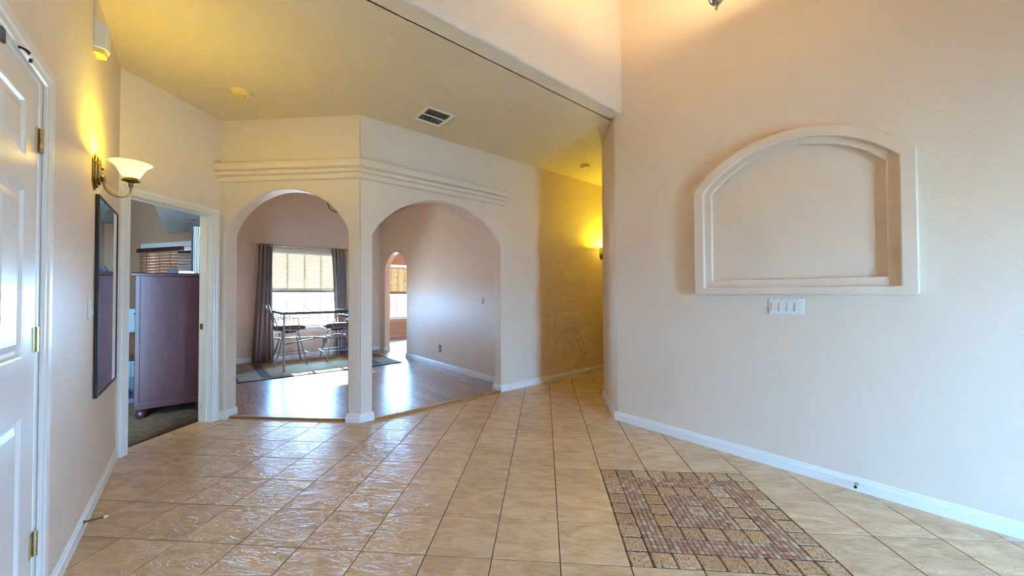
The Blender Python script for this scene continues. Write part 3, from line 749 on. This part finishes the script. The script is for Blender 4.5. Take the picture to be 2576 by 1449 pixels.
sl = None
for q in range(24):
    z = 1.965-.05*q
    bm = bmnew(); c, s = math.cos(1.2), math.sin(1.2)
    extrude(bm, [(-.27, .035-.024*c, z-.024*s), (-.27, .035+.024*c, z+.024*s), (-.27, .035+.024*c+.003, z+.024*s), (-.27, .035-.024*c+.003, z-.024*s)], (.95, 0, 0)); obj('slat', bm, 'blind_wood', BL)
for x in (-.15, .12, .45):
    bm = bmnew(); tube(bm, [(x, .065, .76), (x, .065, 1.99)], .004, 6); obj('ladder_cord', bm, 'blind_valance', BL)

# ------------------------------------------------------------------ wall lamps
def sconce(label, loc, rotz, power, col):
    t = thing('wall_sconce', label, 'wall lamp', loc, rotz, 'bronze wall sconces')
    def plate(bm, hw, hh, x0, x1):
        pts = [(-hw, -hh*.55), (-hw*.55, -hh*.82), (0, -hh), (hw*.55, -hh*.82), (hw, -hh*.55), (hw, hh*.55), (hw*.55, hh*.82), (0, hh), (-hw*.55, hh*.82), (-hw, hh*.55)]
        extrude(bm, [(x0, p[0], p[1]) for p in pts], (x1-x0, 0, 0))
    bm = bmnew(); plate(bm, .056, .108, 0, .008); plate(bm, .046, .094, .008, .018); plate(bm, .034, .076, .018, .028)
    p = obj('backplate', bm, 'bronze', t, bevel=.002)
    bm = bmnew(); lathe(bm, [(.004, .028), (.007, .034), (.006, .042), (.001, .046)], (0, 0, .022), 10, 'x'); obj('finial_screw', bm, 'bronze', p, smooth=True)
    bm = bmnew(); lathe(bm, [(.012, .028), (.015, .034), (.012, .042), (.004, .046)], (0, 0, -.028), 12, 'x'); lathe(bm, [(.008, -.055), (.010, -.045), (.009, -.03)], (.04, 0, 0), 10); obj('arm_socket', bm, 'bronze', t, smooth=True)
    bm = bmnew(); tube(bm, smooth_path([(.04, 0, -.05), (.044, 0, -.085), (.068, 0, -.118), (.105, 0, -.130), (.138, 0, -.118), (.152, 0, -.085), (.152, 0, -.055)]), .0042, 8); obj('arm', bm, 'bronze', t, smooth=True)
    bm = bmnew(); tube(bm, smooth_path([(.046, 0, -.06), (.062, 0, -.088), (.10, 0, -.104), (.138, 0, -.092), (.150, 0, -.07)]), .0022, 6); obj('arm', bm, 'bronze', t, smooth=True)
    bm = bmnew(); lathe(bm, [(.010, -.066), (.011, -.045), (.012, -.04), (.020, -.034), (.042, -.028), (.043, -.026), (.032, -.022), (.033, -.014), (.030, -.008), (.012, -.006)], (.152, 0, 0), 22); obj('cup', bm, 'bronze', t, smooth=True)
    prof = [(.026, -.010), (.036, -.004), (.046, .010), (.056, .032), (.066, .052), (.080, .068), (.094, .078), (.097, .081)]
    inner = [(r-.003, z+.001) for r, z in prof[::-1]]
    bm = bmnew(); lathe(bm, prof+inner, (.152, 0, 0), 28, closed=True); obj('shade', bm, 'lamp_glass', t, smooth=True, label='glowing frosted bell-shaped glass shade')
    bm = bmnew(); lathe(bm, [(.004, .0), (.010, .004), (.012, .02), (.010, .034), (.002, .042)], (.152, 0, 0), 12); obj('bulb', bm, 'bulb', t, smooth=True)
    d = bpy.data.lights.new('sconce_light', 'POINT'); d.energy = power; d.color = col; d.shadow_soft_size = .022
    o = bpy.data.objects.new('sconce_light', d); COL.objects.link(o); o.parent = t; o.location = (.152, 0, .072)
    return t
SC = (1, .82, .04)
sconce('bronze wall sconce with glowing bell glass beside the white panelled door', uv(UL, 3.215, 1.962), D45, 16.5, SC)
sconce('bronze wall sconce glowing on the hall wall, half hidden by the corner', uv(5.10, VA, 1.905), -D45, 30, (1, .88, .04))

# entry chandelier: only its tip hangs into the frame
CX, CY, CZ = .99, 2.215, 2.862
CH = thing('entry_chandelier', 'nickel chandelier tip hanging in at the top edge', 'chandelier', (CX, CY, CZ))
bm = bmnew(); ring = [(.0, .012*math.cos(a), .014+.014*math.sin(a)) for a in [2*PI*k/16 for k in range(16)]]
tube(bm, ring, .0042, 8, closed=True); obj('finial_ring', bm, 'nickel', CH, smooth=True)
bm = bmnew(); lathe(bm, [(.006, .03), (.022, .034), (.036, .048), (.043, .07), (.044, .12), (.038, .14), (.02, .16), (.02, .30), (.032, .32), (.032, .36), (.014, .40), (.012, .75)], (0, 0, 0), 16); obj('column', bm, 'nickel', CH, smooth=True)
bm = bmnew()
for k in range(22): tube(bm, [((.008 if k % 2 else 0)*math.cos(a), (0 if k % 2 else .008)*math.cos(a), .75+.042*k+.021+.024*math.sin(a)) for a in [2*PI*q/10 for q in range(10)]], .0022, 5, closed=True)
obj('chain', bm, 'nickel', CH)
bm = bmnew(); lathe(bm, [(.06, ZF-CZ), (.06, ZF-CZ-.02), (.02, ZF-CZ-.05), (.006, ZF-CZ-.07)], (0, 0, 0), 18); obj('canopy', bm, 'nickel', CH, smooth=True)
CHP = 14
for k in range(5):
    a = 2*PI*k/5+.35; ca, sa = math.cos(a), math.sin(a)
    def P(r, z): return (r*ca, r*sa, z)
    bm = bmnew(); tube(bm, smooth_path([P(.02, .36), P(.10, .33), P(.20, .34), P(.27, .40), P(.28, .45)]), .006, 8); ar = obj('arm', bm, 'nickel', CH, smooth=True)
    c = P(.28, .45)
    bm = bmnew(); lathe(bm, [(.008, 0), (.038, .008), (.03, .02), (.012, .024)], c, 16); obj('cup', bm, 'nickel', CH, smooth=True)
    pr = [(.028, .02), (.045, .03), (.058, .055), (.07, .08), (.092, .10)]
    bm = bmnew(); lathe(bm, pr+[(r-.003, z+.001) for r, z in pr[::-1]], c, 22, closed=True); obj('shade', bm, 'lamp_glass', CH, smooth=True)
    d = bpy.data.lights.new('chandelier_light', 'POINT'); d.energy = CHP; d.color = (1, .75, .36); d.shadow_soft_size = .03
    o = bpy.data.objects.new('chandelier_light', d); COL.objects.link(o); o.parent = CH; o.location = (c[0], c[1], c[2]+.085)

# ------------------------------------------------------------------ things on walls and ceilings
MR = thing('wall_mirror', 'tall dark-framed mirror hanging on the left wall below the sconce', 'mirror', uv(UL, 3.27, .64), D45)
bm = bmnew(); mw, mh = .72, 1.205
for b in ((0, .022, 0, mh), (mw-.008, mw, 0, mh), (.022, mw-.008, 0, .012), (.022, mw-.008, mh-.014, mh)): box(bm, .001, .018, b[0], b[1], b[2], b[3])
obj('frame', bm, 'black_plastic', MR, bevel=.002)
bm = bmnew(); box(bm, .003, .014, .02, mw-.004, .006, mh-.006); obj('glass', bm, 'mirror_glass', MR)
def switchplate(label, loc, rotz, gangs, name='switch_plate', mat='plastic_white'):
    t = thing(name, label, 'light switch', loc, rotz)        # local y = out of the wall, x along it
    wd = .046*gangs+.024
    bm = bmnew(); box(bm, -wd/2, wd/2, 0, .006, -.058, .058); obj('plate', bm, mat, t, bevel=.003)
    for k in range(gangs):
        x = (k-(gangs-1)/2)*.046
        bm = bmnew(); tilt = .003
        extrude(bm, [(x-.0155, .005, -.032), (x-.0155, .0165, -.032), (x-.0155, .0070, .032), (x-.0155, .005, .032)], (.031, 0, 0)); rk = obj('rocker', bm, mat, t)
        for z in (-.048, .048):
            bm = bmnew(); lathe(bm, [(.0028, .0055), (.0026, .0068)], (x, 0, z), 8, 'y'); obj('screw', bm, 'rail_gray', rk)
    return t
switchplate('white four-gang rocker switch plate below the arched niche frame', uv(UR, .787, 1.148), D45+PI/2, 4)
switchplate('white switch plate beside the dark-framed mirror on the left wall', uv(UL, 3.13, 1.172), D45-PI/2, 1)
switchplate('almond switch plate on the dining room side wall', uv(UDR, 4.475, 1.147), D45+PI/2, 1, mat='plastic_almond')
switchplate('white switch plate under the hall sconce', uv(5.12, VA, 1.14), D45+PI, 1)
def outlet(label, loc, rotz, plate='plastic_white', face_='black_plastic'):
    t = thing('wall_outlet', label, 'outlet', loc, rotz)
    bm = bmnew(); box(bm, -.036, .036, 0, .005, -.058, .058); obj('plate', bm, plate, t, bevel=.002)
    for z in (-.022, .022):
        bm = bmnew(); lathe(bm, [(.017, .004), (.017, .0075), (.015, .008)], (0, 0, z), 14, 'y'); obj('receptacle', bm, face_, t)
outlet('black outlet low on the dining room side wall', uv(UDR, 5.70, .325), D45+PI/2, 'black_plastic', 'plastic_white')
outlet('gray outlet under the dining window sill', uv(2.055, VD, .318), D45+PI, 'nut_brown', 'plastic_white')
# door chime with conduit
CHM = thing('door_chime', 'beige door chime box with conduit high on the left wall', 'door chime', uv(UL, 3.20, 2.635), D45)
bm = bmnew(); extrude(bm, [(0, -.055, .03), (.05, -.045, .03), (.062, 0, .03), (.05, .045, .03), (0, .055, .03)], (0, 0, .155)); obj('cover', bm, 'chime', CHM, bevel=.004)
bm = bmnew(); extrude(bm, [(0, -.05, 0), (.042, -.04, 0), (.05, .0, 0), (.042, .04, 0), (0, .05, 0)], (0, 0, .032)); obj('base', bm, 'plastic_yellowed', CHM, bevel=.004)
bm = bmnew(); box(bm, 0, .012, -.045, -.022, .18, .379); obj('conduit', bm, 'wall_paint', CHM, bevel=.002)
def smoke(label, loc, r):
    t = thing('smoke_detector', label, 'smoke detector', loc, D45)
    bm = bmnew(); lathe(bm, [(r, 0), (r, -.012), (r*.97, -.016), (r*.2, -.017)], (0, 0, 0), 28); obj('base', bm, 'plastic_yellowed', t, smooth=True)
    bm = bmnew(); lathe(bm, [(r*.9, -.015), (r*.88, -.030), (r*.78, -.038), (r*.5, -.042), (r*.02, -.043)], (0, 0, 0), 28); obj('cover', bm, 'plastic_yellowed', t, smooth=True)
    bm = bmnew(); lathe(bm, [(.006, -.040), (.006, -.044), (.002, -.045)], (r*.4, -r*.3, 0), 8); obj('test_button', bm, 'nut_brown', t)
smoke('round smoke detector on the yellow-lit ceiling left of the vent', uv(.295, 3.995, ZC), .075)
smoke('small round smoke detector on the ceiling by the hall', uv(4.115, 3.30, ZC), .066)
VT_ = thing('ceiling_vent', 'white square air vent with slats in the low ceiling', 'air vent', uv(1.809, 3.338, ZC), D45)
hx, hy = .149, .159; b_ = .03
bm = bmnew()
for q in ((-hx, -hx+b_, -hy, hy), (hx-b_, hx, -hy, hy), (-hx+b_, hx-b_, -hy, -hy+b_), (-hx+b_, hx-b_, hy-b_, hy), (-hx+b_, hx-b_, -.008, .008)): box(bm, q[0], q[1], q[2], q[3], -.012, 0)
obj('frame', bm, 'plastic_white', VT_, bevel=.002)
bm = bmnew(); box(bm, -hx+.02, hx-.02, -hy+.02, hy-.02, -.001, -.0005); obj('duct_shadow_sheet', bm, 'black_plastic', VT_)  # flat black sheet painted in for the shade behind the slats
for k in range(14):
    y = -hy+b_+.010+k*(2*hy-2*b_-.02)/13; t_ = .6 if y > 0 else -.6
    bm = bmnew(); extrude(bm, [(-hx+b_, y-.006, -.011), (-hx+b_, y+.004, -.002), (-hx+b_, y+.0055, -.002), (-hx+b_, y-.0045, -.011)], (2*hx-2*b_, 0, 0)); obj('slat', bm, 'plastic_white', VT_)
# door stops on the baseboards
def doorstop(label, loc, rotz, ln, mat):
    t = thing('door_stop_peg', label, 'door stop', loc, rotz)
    bm = bmnew(); lathe(bm, [(.010, 0), (.010, .004), (.0045, .006), (.0045, ln)], (0, 0, 0), 10, 'x'); obj('rod', bm, mat, t, smooth=True)
    bm = bmnew(); lathe(bm, [(.007, ln-.003), (.008, ln), (.008, ln+.012), (.004, ln+.015)], (0, 0, 0), 10, 'x'); obj('tip', bm, 'plastic_white' if mat == 'bronze' else 'black_plastic', t, smooth=True)
doorstop('thin dark door stop rod sticking out of the left baseboard', uv(UL+BT, 2.98, .055), D45, .075, 'bronze')
doorstop('brass door stop peg on the right baseboard', uv(UR-BT, .43, .045), D45+PI, .05, 'brass')

# ------------------------------------------------------------------ dining room
RUG = thing('area_rug', 'tan striped area rug with black band under the bar table', 'rug', uv(1.67, 7.29, .013), D45)
bm = bmnew(); box(bm, -1.2, 1.2, -.78, .78, 0, .009); obj('pile', bm, 'rug', RUG, bevel=.003)
bm = bmnew()
for q in ((-1.206, -1.2, -.786, .786), (1.2, 1.206, -.786, .786), (-1.2, 1.2, -.786, -.78), (-1.2, 1.2, .78, .786)): box(bm, q[0], q[1], q[2], q[3], 0, .010)
obj('binding', bm, 'rug_edge', RUG)
ZR = .0235
TB = thing('bar_table', 'tall bar table with dark top and gray metal frame by the window', 'table', uv(1.665, 7.535, ZR), D45)
bm = bmnew(); box(bm, -.585, .585, -.57, .57, .90, .945); obj('tabletop', bm, 'tabletop', TB, bevel=.006)
for x in (-.56, .56):
    for y in (-.545, .545):
        bm = bmnew(); tube(bm, [(x, y, 0), (x, y, .9)], .017, 10); lg = obj('leg', bm, 'steel', TB, smooth=True)
        bm = bmnew(); sx, sy = (1 if x < 0 else -1), (1 if y < 0 else -1)
        for z in (.80, .74, .66): tube(bm, [(x, y, z), (x+sx*.075, y, z)], .006, 6)
        tube(bm, [(x+sx*.075, y, .62), (x+sx*.075, y, .9)], .007, 6); obj('bracket', bm, 'steel', lg, smooth=True)
for y in (-.545, .545):
    bm = bmnew(); tube(bm, [(-.56, y, .84), (.56, y, .84)], .007, 6)
    for x in (-.2, .2): tube(bm, [(x, y, .84), (x, y, .9)], .007, 6)
    obj('apron_rail', bm, 'steel', TB, smooth=True)
for x in (-.56, .56):
    bm = bmnew(); tube(bm, [(x, -.545, .84), (x, .545, .84)], .007, 6)
    for y in (-.2, .2): tube(bm, [(x, y, .84), (x, y, .9)], .007, 6)
    obj('apron_rail', bm, 'steel', TB, smooth=True)
bm = bmnew(); tube(bm, [(-.56, -.545, .425), (0, 0, .44), (.56, .545, .425)], .011, 8); obj('stretcher', bm, 'steel', TB, smooth=True)
bm = bmnew(); tube(bm, [(-.56, .545, .425), (0, 0, .46), (.56, -.545, .425)], .011, 8); obj('stretcher', bm, 'steel', TB, smooth=True)
def stool(label, loc, rotz):       # local x = forward
    t = thing('bar_stool', label, 'bar stool', loc, rotz, 'metal swivel bar stools at the bar table')
    bm = bmnew()
    for k, (sx, sz) in enumerate(((.90, .615), (1, .628), (1.02, .65), (1, .668), (.90, .680), (.6, .686))):
        ring = [bm.verts.new((.03+.235*sx*math.copysign(abs(math.cos(a))**.55, math.cos(a)), .215*sx*math.copysign(abs(math.sin(a))**.55, math.sin(a)), sz)) for a in [2*PI*q/28 for q in range(28)]]
        if k: [face(bm, [pv[q], pv[(q+1) % 28], ring[(q+1) % 28], ring[q]]) for q in range(28)]
        else: face(bm, ring[::-1])
        pv = ring
    face(bm, pv); obj('cushion', bm, 'cushion', t, smooth=True, label='brown padded seat cushion')
    bm = bmnew(); box(bm, -.12, .16, -.13, .13, .575, .60); lathe(bm, [(.10, .55), (.10, .575)], (0.02, 0, 0), 18); obj('swivel_plate', bm, 'black_plastic', t, bevel=.004)
    bm = bmnew(); tube(bm, [(-.20, -.19, .607), (.25, -.19, .607), (.25, .19, .607), (-.20, .19, .607)], .010, 8, closed=True); obj('seat_frame', bm, 'steel', t, smooth=True)
    for s in (-1, 1):
        bm = bmnew(); tube(bm, [(.14, s*.12, .56), (.17, s*.15, .44), (.255, s*.25, 0)], .0125, 8); obj('leg', bm, 'steel', t, smooth=True)
        bm = bmnew(); tube(bm, smooth_path([(-.10, s*.12, .56), (-.105, s*.13, .47), (-.14, s*.16, .30), (-.205, s*.22, .10), (-.235, s*.25, 0)], 4), .0125, 8); obj('leg', bm, 'steel', t, smooth=True)
        # back post and arm
        bm = bmnew(); tube(bm, smooth_path([(-.19, s*.19, .605), (-.185, s*.192, .68), (-.215, s*.195, .78), (-.275, s*.195, .92), (-.315, s*.195, 1.045)], 4), .010, 8); obj('back_post', bm, 'steel', t, smooth=True)
        bm = bmnew(); tube(bm, [(-.225, s*.2, .80), (.10, s*.235, .815), (.115, s*.235, .805), (.15, s*.20, .607)], .009, 8); obj('armrest', bm, 'steel', t, smooth=True)
    for z, x in ((1.045, -.315), (.97, -.292), (.74, -.205)):
        bm = bmnew(); tube(bm, [(x, -.195, z), (x, .195, z)], .009, 8); obj('back_rail', bm, 'steel', t, smooth=True)
    for y in (-.08, -.03, .03, .08):
        bm = bmnew(); tube(bm, [(-.292, y, .97), (-.262, y, .88), (-.205, y, .74)], .006, 6); obj('back_slat', bm, 'steel', t, smooth=True)
    bm = bmnew(); tube(bm, [(.165, -.15, .46), (.165, .15, .46), (-.115, .14, .46), (-.115, -.14, .46)], .007, 6, closed=True); obj('brace_ring', bm, 'steel', t, smooth=True)
    bm = bmnew(); tube(bm, [(.215, -.205, .19), (.29, -.205, .19), (.29, .205, .19), (.215, .205, .19)], .010, 8); obj('footrest', bm, 'steel', t, smooth=True)
    for s in (-1, 1):
        bm = bmnew(); tube(bm, [(.215, s*.205, .19), (-.175, s*.195, .19)], .008, 6); obj('side_stretcher', bm, 'steel', t, smooth=True)
    bm = bmnew(); tube(bm, [(-.175, -.195, .19), (-.175, .195, .19)], .008, 6); obj('rear_stretcher', bm, 'steel', t, smooth=True)
    return t
st = stool('gray metal bar stool with brown cushion, back against the left curtain', uv(1.265, 7.65, ZR+.006), D45)
s2 = copy_tree(st); s2.location = uv(2.085, 7.60, ZR+.006); s2.rotation_euler = (0, 0, D45+PI)
s2['label'] = 'gray metal bar stool with brown cushion, half hidden by the column'
# curtains
def curtain(label, u_top, u_bot, z0, z1, folds, flare):
    bm = bmnew(); n = folds*10; rows = 14; grid = []
    for r in range(rows+1):
        t = r/rows; z = z1-(z1-z0)*t
        a = u_top[0]+(u_bot[0]-u_top[0])*t**flare; b = u_top[1]+(u_bot[1]-u_top[1])*t**flare
        amp = .030*(1-.25*t)
        grid.append([bm.verts.new((a+(b-a)*(k/n)+.006*math.sin(9*t+k*.7), -.085+amp*math.sin(2*PI*folds*k/n+.5*math.sin(3*t))-.012*t*math.sin(k*.9+2), z)) for k in range(n+1)])
    for g0, g1 in zip(grid, grid[1:]):
        for k in range(n): face(bm, [g0[k], g0[k+1], g1[k+1], g1[k]])
    t = thing('curtain', label, 'curtain', uv(0, VD), D45, 'gray grommet curtains of the dining window')
    c = obj('panel', bm, 'curtain', t, smooth=True)
    sl = c.modifiers.new('thick', 'SOLIDIFY'); sl.thickness = .003
    for k in range(folds*2):
        x = u_top[0]+(u_top[1]-u_top[0])*(k+.5)/(folds*2)
        bm = bmnew(); tube(bm, [(x, -.085+.024*math.cos(a), 2.165+.024*math.sin(a)) for a in [2*PI*q/14 for q in range(14)]], .004, 6, closed=True); obj('grommet', bm, 'nickel', t, smooth=True)
curtain('gray grommet curtain pooling on the floor left of the dining window', (.905, 1.125), (.80, 1.13), .02, 2.205, 4, 1.3)
curtain('gray grommet curtain right of the dining window beside the column', (2.15, 2.44), (2.27, 2.50), .02, 2.205, 4, .8)
RD = thing('curtain_rod', 'thin curtain rod with ring ends above the dining window', 'curtain rod', uv(0, VD), D45)
bm = bmnew(); tube(bm, [(.86, -.085, 2.165), (2.46, -.085, 2.185)], .010, 10); obj('bar', bm, 'nickel', RD, smooth=True)
for x, z in ((.825, 2.165), (2.495, 2.185)):
    bm = bmnew(); tube(bm, [(x+.032*math.cos(a), -.085, z+.032*math.sin(a)) for a in [2*PI*q/18 for q in range(18)]], .005, 6, closed=True); obj('finial_ring', bm, 'nickel', RD, smooth=True)
for x in (.945, 2.40):
    bm = bmnew(); box(bm, x-.008, x+.008, -.09, 0, 2.14, 2.155); box(bm, x-.012, x+.012, -.004, 0, 2.11, 2.19); tube(bm, [(x, -.085, 2.14), (x, -.085, 2.20)], .005, 6); obj('bracket', bm, 'nickel', RD)
# dining chandelier, one arm showing past the front archway
DC = thing('dining_chandelier', 'dark curved chandelier arm peeking past the front archway', 'chandelier', uv(2.06, 7.05, 3.25))
bm = bmnew(); lathe(bm, [(.065, 0), (.065, -.015), (.03, -.04), (.008, -.05)], (0, 0, ZD-3.25), 20); obj('canopy', bm, 'dark_metal', DC, smooth=True)
bm = bmnew(); tube(bm, [(0, 0, ZD-3.29), (0, 0, -.24)], .007, 8); lathe(bm, [(.004, -.48), (.02, -.46), (.03, -.42), (.018, -.36), (.026, -.30), (.01, -.23)], (0, 0, 0), 14); obj('stem', bm, 'dark_metal', DC, smooth=True)
for k in range(5):
    a = 2*PI*k/5+math.radians(185); ca, sa = math.cos(a), math.sin(a)
    def P(r, z): return (r*ca, r*sa, z)
    bm = bmnew(); tube(bm, smooth_path([P(.02, -.40), P(.10, -.50), P(.20, -.52), P(.29, -.46), P(.33, -.34), P(.33, -.28)]), .0065, 8); obj('arm', bm, 'dark_metal', DC, smooth=True)
    bm = bmnew(); lathe(bm, [(.01, -.29), (.04, -.275), (.035, -.265), (.012, -.26), (.012, -.2), (.002, -.16)], P(.33, 0)[:2]+(0,), 14); obj('candle_cup', bm, 'plastic_almond', DC, smooth=True)

# ------------------------------------------------------------------ bedroom things
DR = thing('tall_chest', 'tall dark cherry chest of drawers seen from its side through the bedroom doorway', 'chest of drawers', uv(-.435, 5.315, .008), D45)
bm = bmnew(); dw, dd, dh = .53, .95, 1.44        # depth along u, width along v
box(bm, .0, dw, 0, dd, .09, dh); obj('body', bm, 'cherry', DR, bevel=.003)
bm = bmnew(); box(bm, -.018, .02, -.006, .045, .09, dh); box(bm, dw-.03, dw, -.006, .03, .09, dh); box(bm, -.018, dw, -.009, .0, .09, .15); obj('corner_post', bm, 'cherry', DR, bevel=.004)
bm = bmnew(); prism(bm, [(-.045, -.03), (dw+.01, -.03), (dw+.01, dd+.03), (-.045, dd+.03)], dh, dh+.03, .012, .014); obj('top', bm, 'cherry', DR)
for x, y in ((.03, .03), (dw-.04, .03), (.03, dd-.03), (dw-.04, dd-.03)):
    bm = bmnew(); lathe(bm, [(.026, 0), (.040, .02), (.044, .045), (.034, .065), (.040, .078), (.040, .092)], (x, y, 0), 16); obj('bun_foot', bm, 'cherry', DR, smooth=True)
for k in range(5):
    z = .14+k*.262
    bm = bmnew(); box(bm, -.014, .004, .06, dd-.06, z, z+.24); dr_ = obj('drawer', bm, 'cherry', DR, bevel=.005)
    for y in (.22, dd-.22):
        bm = bmnew(); lathe(bm, [(.006, -.014), (.006, -.024), (.014, -.03), (.015, -.036), (.008, -.042)], (0, y, z+.12), 12, 'x'); obj('knob', bm, 'bronze', dr_, smooth=True)
ZT = .008+1.47
ZB = thing('zebra_print_box', 'upright zebra-striped box with black edge on top of the tall chest', 'box', uv(-.03, 5.43, ZT), D45)
bm = bmnew(); box(bm, .018, .135, .004, .09, 0, .53); obj('striped_face', bm, 'zebra', ZB, bevel=.002)
bm = bmnew(); box(bm, 0, .018, 0, .1, 0, .545); box(bm, .018, .14, .006, .1, .53, .545); obj('black_edge', bm, 'black_plastic', ZB, bevel=.002)
bm = bmnew(); box(bm, 0, .085, 0, .11, 0, .035); box(bm, .012, .073, .01, .10, .035, .055); tag(obj('black_case', bm, 'black_plastic', None, uv(-.215, 5.34, ZT), D45, bevel=.003), 'small black case on top of the tall chest', 'case')
bm = bmnew(); box(bm, 0, .13, 0, .11, 0, .014); box(bm, .004, .126, .004, .106, .014, .026); tag(obj('white_box', bm, 'plastic_white', None, uv(-.13, 5.30, ZT), D45, bevel=.003), 'flat white box lying before the zebra-striped box', 'box')
NS = thing('nightstand', 'dark nightstand glimpsed left of the tall chest', 'nightstand', uv(-1.05, 6.15, .008), D45)
bm = bmnew()
for q in ((0, .55, 0, .42, .30, .48), (0, .55, 0, .42, .0, .05), (0, .03, 0, .42, .05, .30), (.52, .55, 0, .42, .05, .30), (0, .55, .40, .42, .05, .30)): box(bm, *q)
obj('body', bm, 'black_plastic', NS, bevel=.003)
bm = bmnew(); box(bm, .05, .5, -.012, .0, .32, .46); dr_ = obj('drawer', bm, 'black_plastic', NS, bevel=.002)
bm = bmnew(); lathe(bm, [(.006, -.012), (.012, -.03), (.004, -.036)], (.28, 0, .39), 10, 'y'); obj('knob', bm, 'nickel', dr_, smooth=True)
bm = bmnew()
for k in range(4): box(bm, .0, .42-.02*k, 0, .3, .028*k, .028*k+.025)
tag(obj('folded_blanket', bm, 'blue_cloth', None, uv(-1.0, 6.2, .06), D45, bevel=.01, seg=3), 'folded blue blanket stowed in the dark nightstand', 'blanket')
MO = thing('black_monitor', 'black screen standing on the dark nightstand', 'monitor', uv(-1.0, 6.3, .49), D45)
bm = bmnew(); box(bm, 0, .5, 0, .03, .32, .60); obj('screen', bm, 'black_plastic', MO, bevel=.004)
bm = bmnew(); box(bm, .22, .28, .03, .05, .0, .42); box(bm, .12, .38, -.05, .12, 0, .015); obj('stand', bm, 'nickel', MO, bevel=.003)
